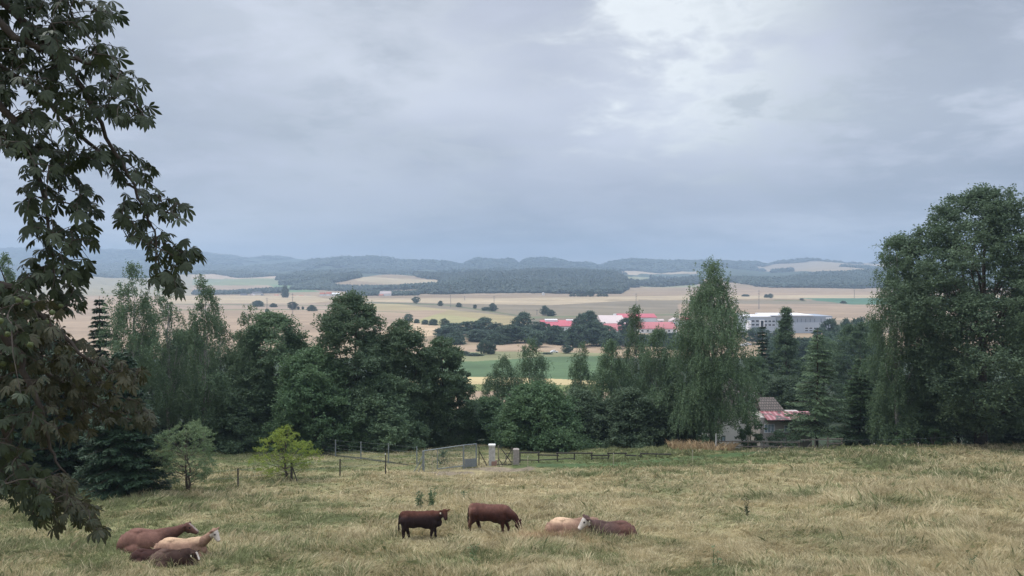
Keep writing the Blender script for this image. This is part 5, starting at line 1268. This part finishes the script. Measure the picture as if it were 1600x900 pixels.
cow(282, 873, .02, 1.02, lying(neck=((.86, 0, .74), (1.12, 0, .96)), poll=(1.24, 0, 1.08)) + hb_, h1_, (.235, .145, .100),
    [(lambda v: sstep(.66, .84, v[:, 2]) * (v[:, 0] < .75) * .75, (.55, .38, .24)), (headmask(h1_, .02), WH)],
    'tan cow lying with its white face raised at the right of the huddle', G3, sink=.10, Y=30.0)
hb_, h1_ = head_blobs((.98, -.06, .66), -.50, .75, .85)
cow(270, 884, .05, .82, lying(neck=((.80, 0, .62), (.90, -.02, .66)), poll=(.96, -.05, .66)) + hb_, h1_, (.045, .026, .020),
    [(headmask(h1_, .0, .06, True), WH), (lambda v: sstep(-.1, -.7, v[:, 0]) * .7, (.13, .085, .065))], 'dark brown calf lying in front with a white blaze and an ear tag', G3, side=-1, sink=.10, Y=28.9)
hb_, h1_ = head_blobs((1.0, .1, .45), .2, .9, .8)
cow(230, 880, .0, .66, lying(neck=((.80, 0, .55), (.90, 0, .52)), poll=(.96, .05, .48)) + hb_, h1_, (.050, .024, .020), [], 'dark calf mostly hidden between the tan cow and the front calf', G3, sink=.10, Y=29.5)
hb_, h1_ = head_blobs((1.10, .35, .62), .5, .8, .95)
cow(893, 840, -.02, 1.08, lying(neck=((.85, .1, .66), (1.0, .25, .66)), poll=(1.08, .32, .64)) + hb_, h1_, (.25, .155, .108),
    [(lambda v: sstep(.62, .82, v[:, 2]) * sstep(.3, -.3, v[:, 0]) * .8, (.60, .42, .27))], 'tan cow lying deep in the grass behind the white-faced one', G3, sink=.12, Y=34.6)
hb_, h1_ = head_blobs((1.10, .05, .94), .35, .80, 1.18)
cow(955, 840, math.pi - .03, 1.02, lying(neck=((.86, .0, .70), (1.0, .02, .82)), poll=(1.05, .03, .88), side=1) + hb_, h1_, (.090, .056, .048),
    [(headmask(h1_, .03), (.52, .47, .41)), (lambda v: sstep(.2, -.6, v[:, 0]) * .5, (.15, .070, .050))], 'brown cow with a white face and ear tag lying at the right', G3, side=1, sink=.12, Y=33.8)

# ------------------------------------------------------------------ tall weeds and thistles
def weed(px, base, H, label, seed, n=5, leafy=True, mat='leaf_light'):
    rng = np.random.RandomState(seed); p = gp(px, base); o = empty('thistle', p); tag(o, label, 'weed', 'tall weeds in the pasture')
    m = MB(); P = []
    for k in range(n):
        a = rng.rand() * 6.28; tip = np.array([math.cos(a) * .18 * H, math.sin(a) * .18 * H, H * rng.uniform(.7, 1)]); b = np.array([rng.normal(0, .08), rng.normal(0, .08), -.05])
        m.tube([b, (b + tip) / 2 + rng.normal(0, .02, 3), tip], [.010, .008, .004], 4)
        t = rng.rand(int(30 * H)); P.append(b + (tip - b) * t[:, None] + rng.normal(0, .03, (len(t), 3)))
        if mat == 'leaf_apple': P[-1] = P[-1][::2]
    m.build('stem', M['leaf_apple'], o)
    V, Fc = leaf_quads(np.concatenate(P), .13, rng, aspect=.4); link('leaves', mesh_np('leaves', V, Fc), M[mat], o)
for i, (px, b, H, lab, mt) in enumerate([(655, 797, 1.0, 'leafy dark weed behind the standing dark cow', 'leaf_light'), (675, 796, 1.25, 'tallest leafy weed behind the head of the standing cow', 'leaf_light'), (725, 783, .6, 'low weed left of the grazing cow', 'leaf_light'),
                                  (1121, 889, .8, 'bare thistle at the bottom edge right of the middle', 'leaf_apple'), (1170, 808, .9, 'dry thistle in the open pasture right of the lying cows', 'leaf_chestnut_brown'), (742, 884, .9, 'single thin weed near the bottom edge below the grazing cow', 'leaf_apple'),
                                  (1522, 893, .7, 'small weed at the bottom right corner', 'leaf_apple')]):
    weed(px, b, H, lab, 300 + i, 4 if H < 1 else 7, mat=mt)

# ------------------------------------------------------------------ grass
def grass():
    rng = np.random.RandomState(77); VV = []; CC = []; FF3 = []; n0 = 0
    # y0, y1, tufts per m2, blades per tuft, width, height
    for y0, y1, dens, nb, w, hh in ((24.5, 34, 36, 15, .009, .28), (34, 46, 20, 13, .013, .26), (46, 62, 10, 11, .020, .25), (62, 80, 5.0, 10, .030, .24), (80, 93, 2, 9, .045, .24)):
        xa = .76 * y1 + 1; A = 2 * xa * (y1 - y0); n = int(A * dens); x = rng.uniform(-xa, xa, n); y = rng.uniform(y0, y1, n)
        k = np.abs(x) < .76 * y + 1.0; x, y = x[k], y[k]; n = len(x)
        g = straw_green(x, y); tall = vnoise(x, y, .35, 9) * .6 + vnoise(x, y, 1.3, 10) * .5
        H = hh * (0.28 + 1.35 * tall ** 1.9 + (rng.rand(n) < .05) * .9) * (1 + .5 * sstep(8, 30, x))
        H = np.where(inside(TRACK, x, y), H * .35, H); H = np.where(inside(DITCH, x, y), H * .5, H)
        H = np.where((y > 60) & (x < 6), H * .6, H); H = np.where(inside(WORN, x, y), H * .3, H)
        for cx_, cy_, st_ in CT: H = np.where((np.abs(x - cx_) < 1.3) & (y > cy_ - 1.6) & (y < cy_ + .5), H * (.45 if st_ else 1.15), H)
        dry = (np.abs(x - X(1100, 78)) < 3.2) & (y > 76) & (y < 82); H = np.where(dry, .9, H)
        dry2 = (np.abs(x - X(862, 34)) < 1.5) & (np.abs(y - 33.4) < .8) & (vnoise(x, y, 2.5, 44) > .35); H = np.where(dry2, .50, H)
        # blades
        bx = np.repeat(x, nb) + rng.normal(0, .09, n * nb); by = np.repeat(y, nb) + rng.normal(0, .09, n * nb)
        bh = np.repeat(H, nb) * rng.uniform(.45, 1.25, n * nb); bg = np.repeat(g + rng.normal(0, .10, n), nb) + rng.normal(0, .16, n * nb)
        la = vnoise(x, y, .8, 31) * 9; lm = .35 + .5 * vnoise(x, y, .5, 33)
        lean = np.repeat(np.stack([np.cos(la) * lm, np.sin(la) * lm], 1) + rng.normal(0, .25, (n, 2)), nb, 0) + rng.normal(0, .40, (n * nb, 2)) + np.array([.18, .0])
        a = rng.rand(n * nb) * 6.28; wd = w * rng.uniform(.6, 1.4, n * nb)
        bz = hgt(bx, by) - .02
        B = np.stack([bx, by, bz], 1); s = np.stack([np.cos(a), np.sin(a) * .4, a * 0], 1) * wd[:, None]
        tip = B + np.stack([lean[:, 0] * bh, lean[:, 1] * bh, bh * (1 - .12 * (lean ** 2).sum(1).clip(0, 3))], 1)
        midp = B + np.stack([lean[:, 0] * bh * .32, lean[:, 1] * bh * .32, bh * .58], 1)
        V = np.stack([B - s, B + s, midp + s * .8, tip, midp - s * .8], 1).reshape(-1, 3)
        dryb = (bg < .54)[:, None]; t = rng.rand(n * nb, 1)
        gr = np.array([.130, .150, .066]) * (1 - t) + np.array([.29, .305, .15]) * t; st = np.array([.35, .295, .165]) * (1 - t) + np.array([.66, .57, .36]) * t
        c = np.where(dryb, st, gr); c = np.where(np.repeat(dry | dry2, nb)[:, None], np.array([.46, .34, .20]) * (.7 + .5 * t), c)
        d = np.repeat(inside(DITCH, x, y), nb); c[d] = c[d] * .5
        CC.append(np.repeat(c, 5, 0)); VV.append(V); m = n * nb; FF3.append(np.arange(m * 5).reshape(-1, 5) + n0); n0 += m * 5
    V = np.concatenate(VV); print('grass blades', len(V) // 5)
    o = link('grass', mesh_np('grass', V, np.concatenate(FF3), np.concatenate(CC)), M['grass']); tag(o, 'dry blond and green pasture grass in tufts', 'grass', kind='stuff')
grass()
print('verts', sum(len(o.data.vertices) for o in COL.objects if o.type == 'MESH'), 'objects', len(COL.objects))
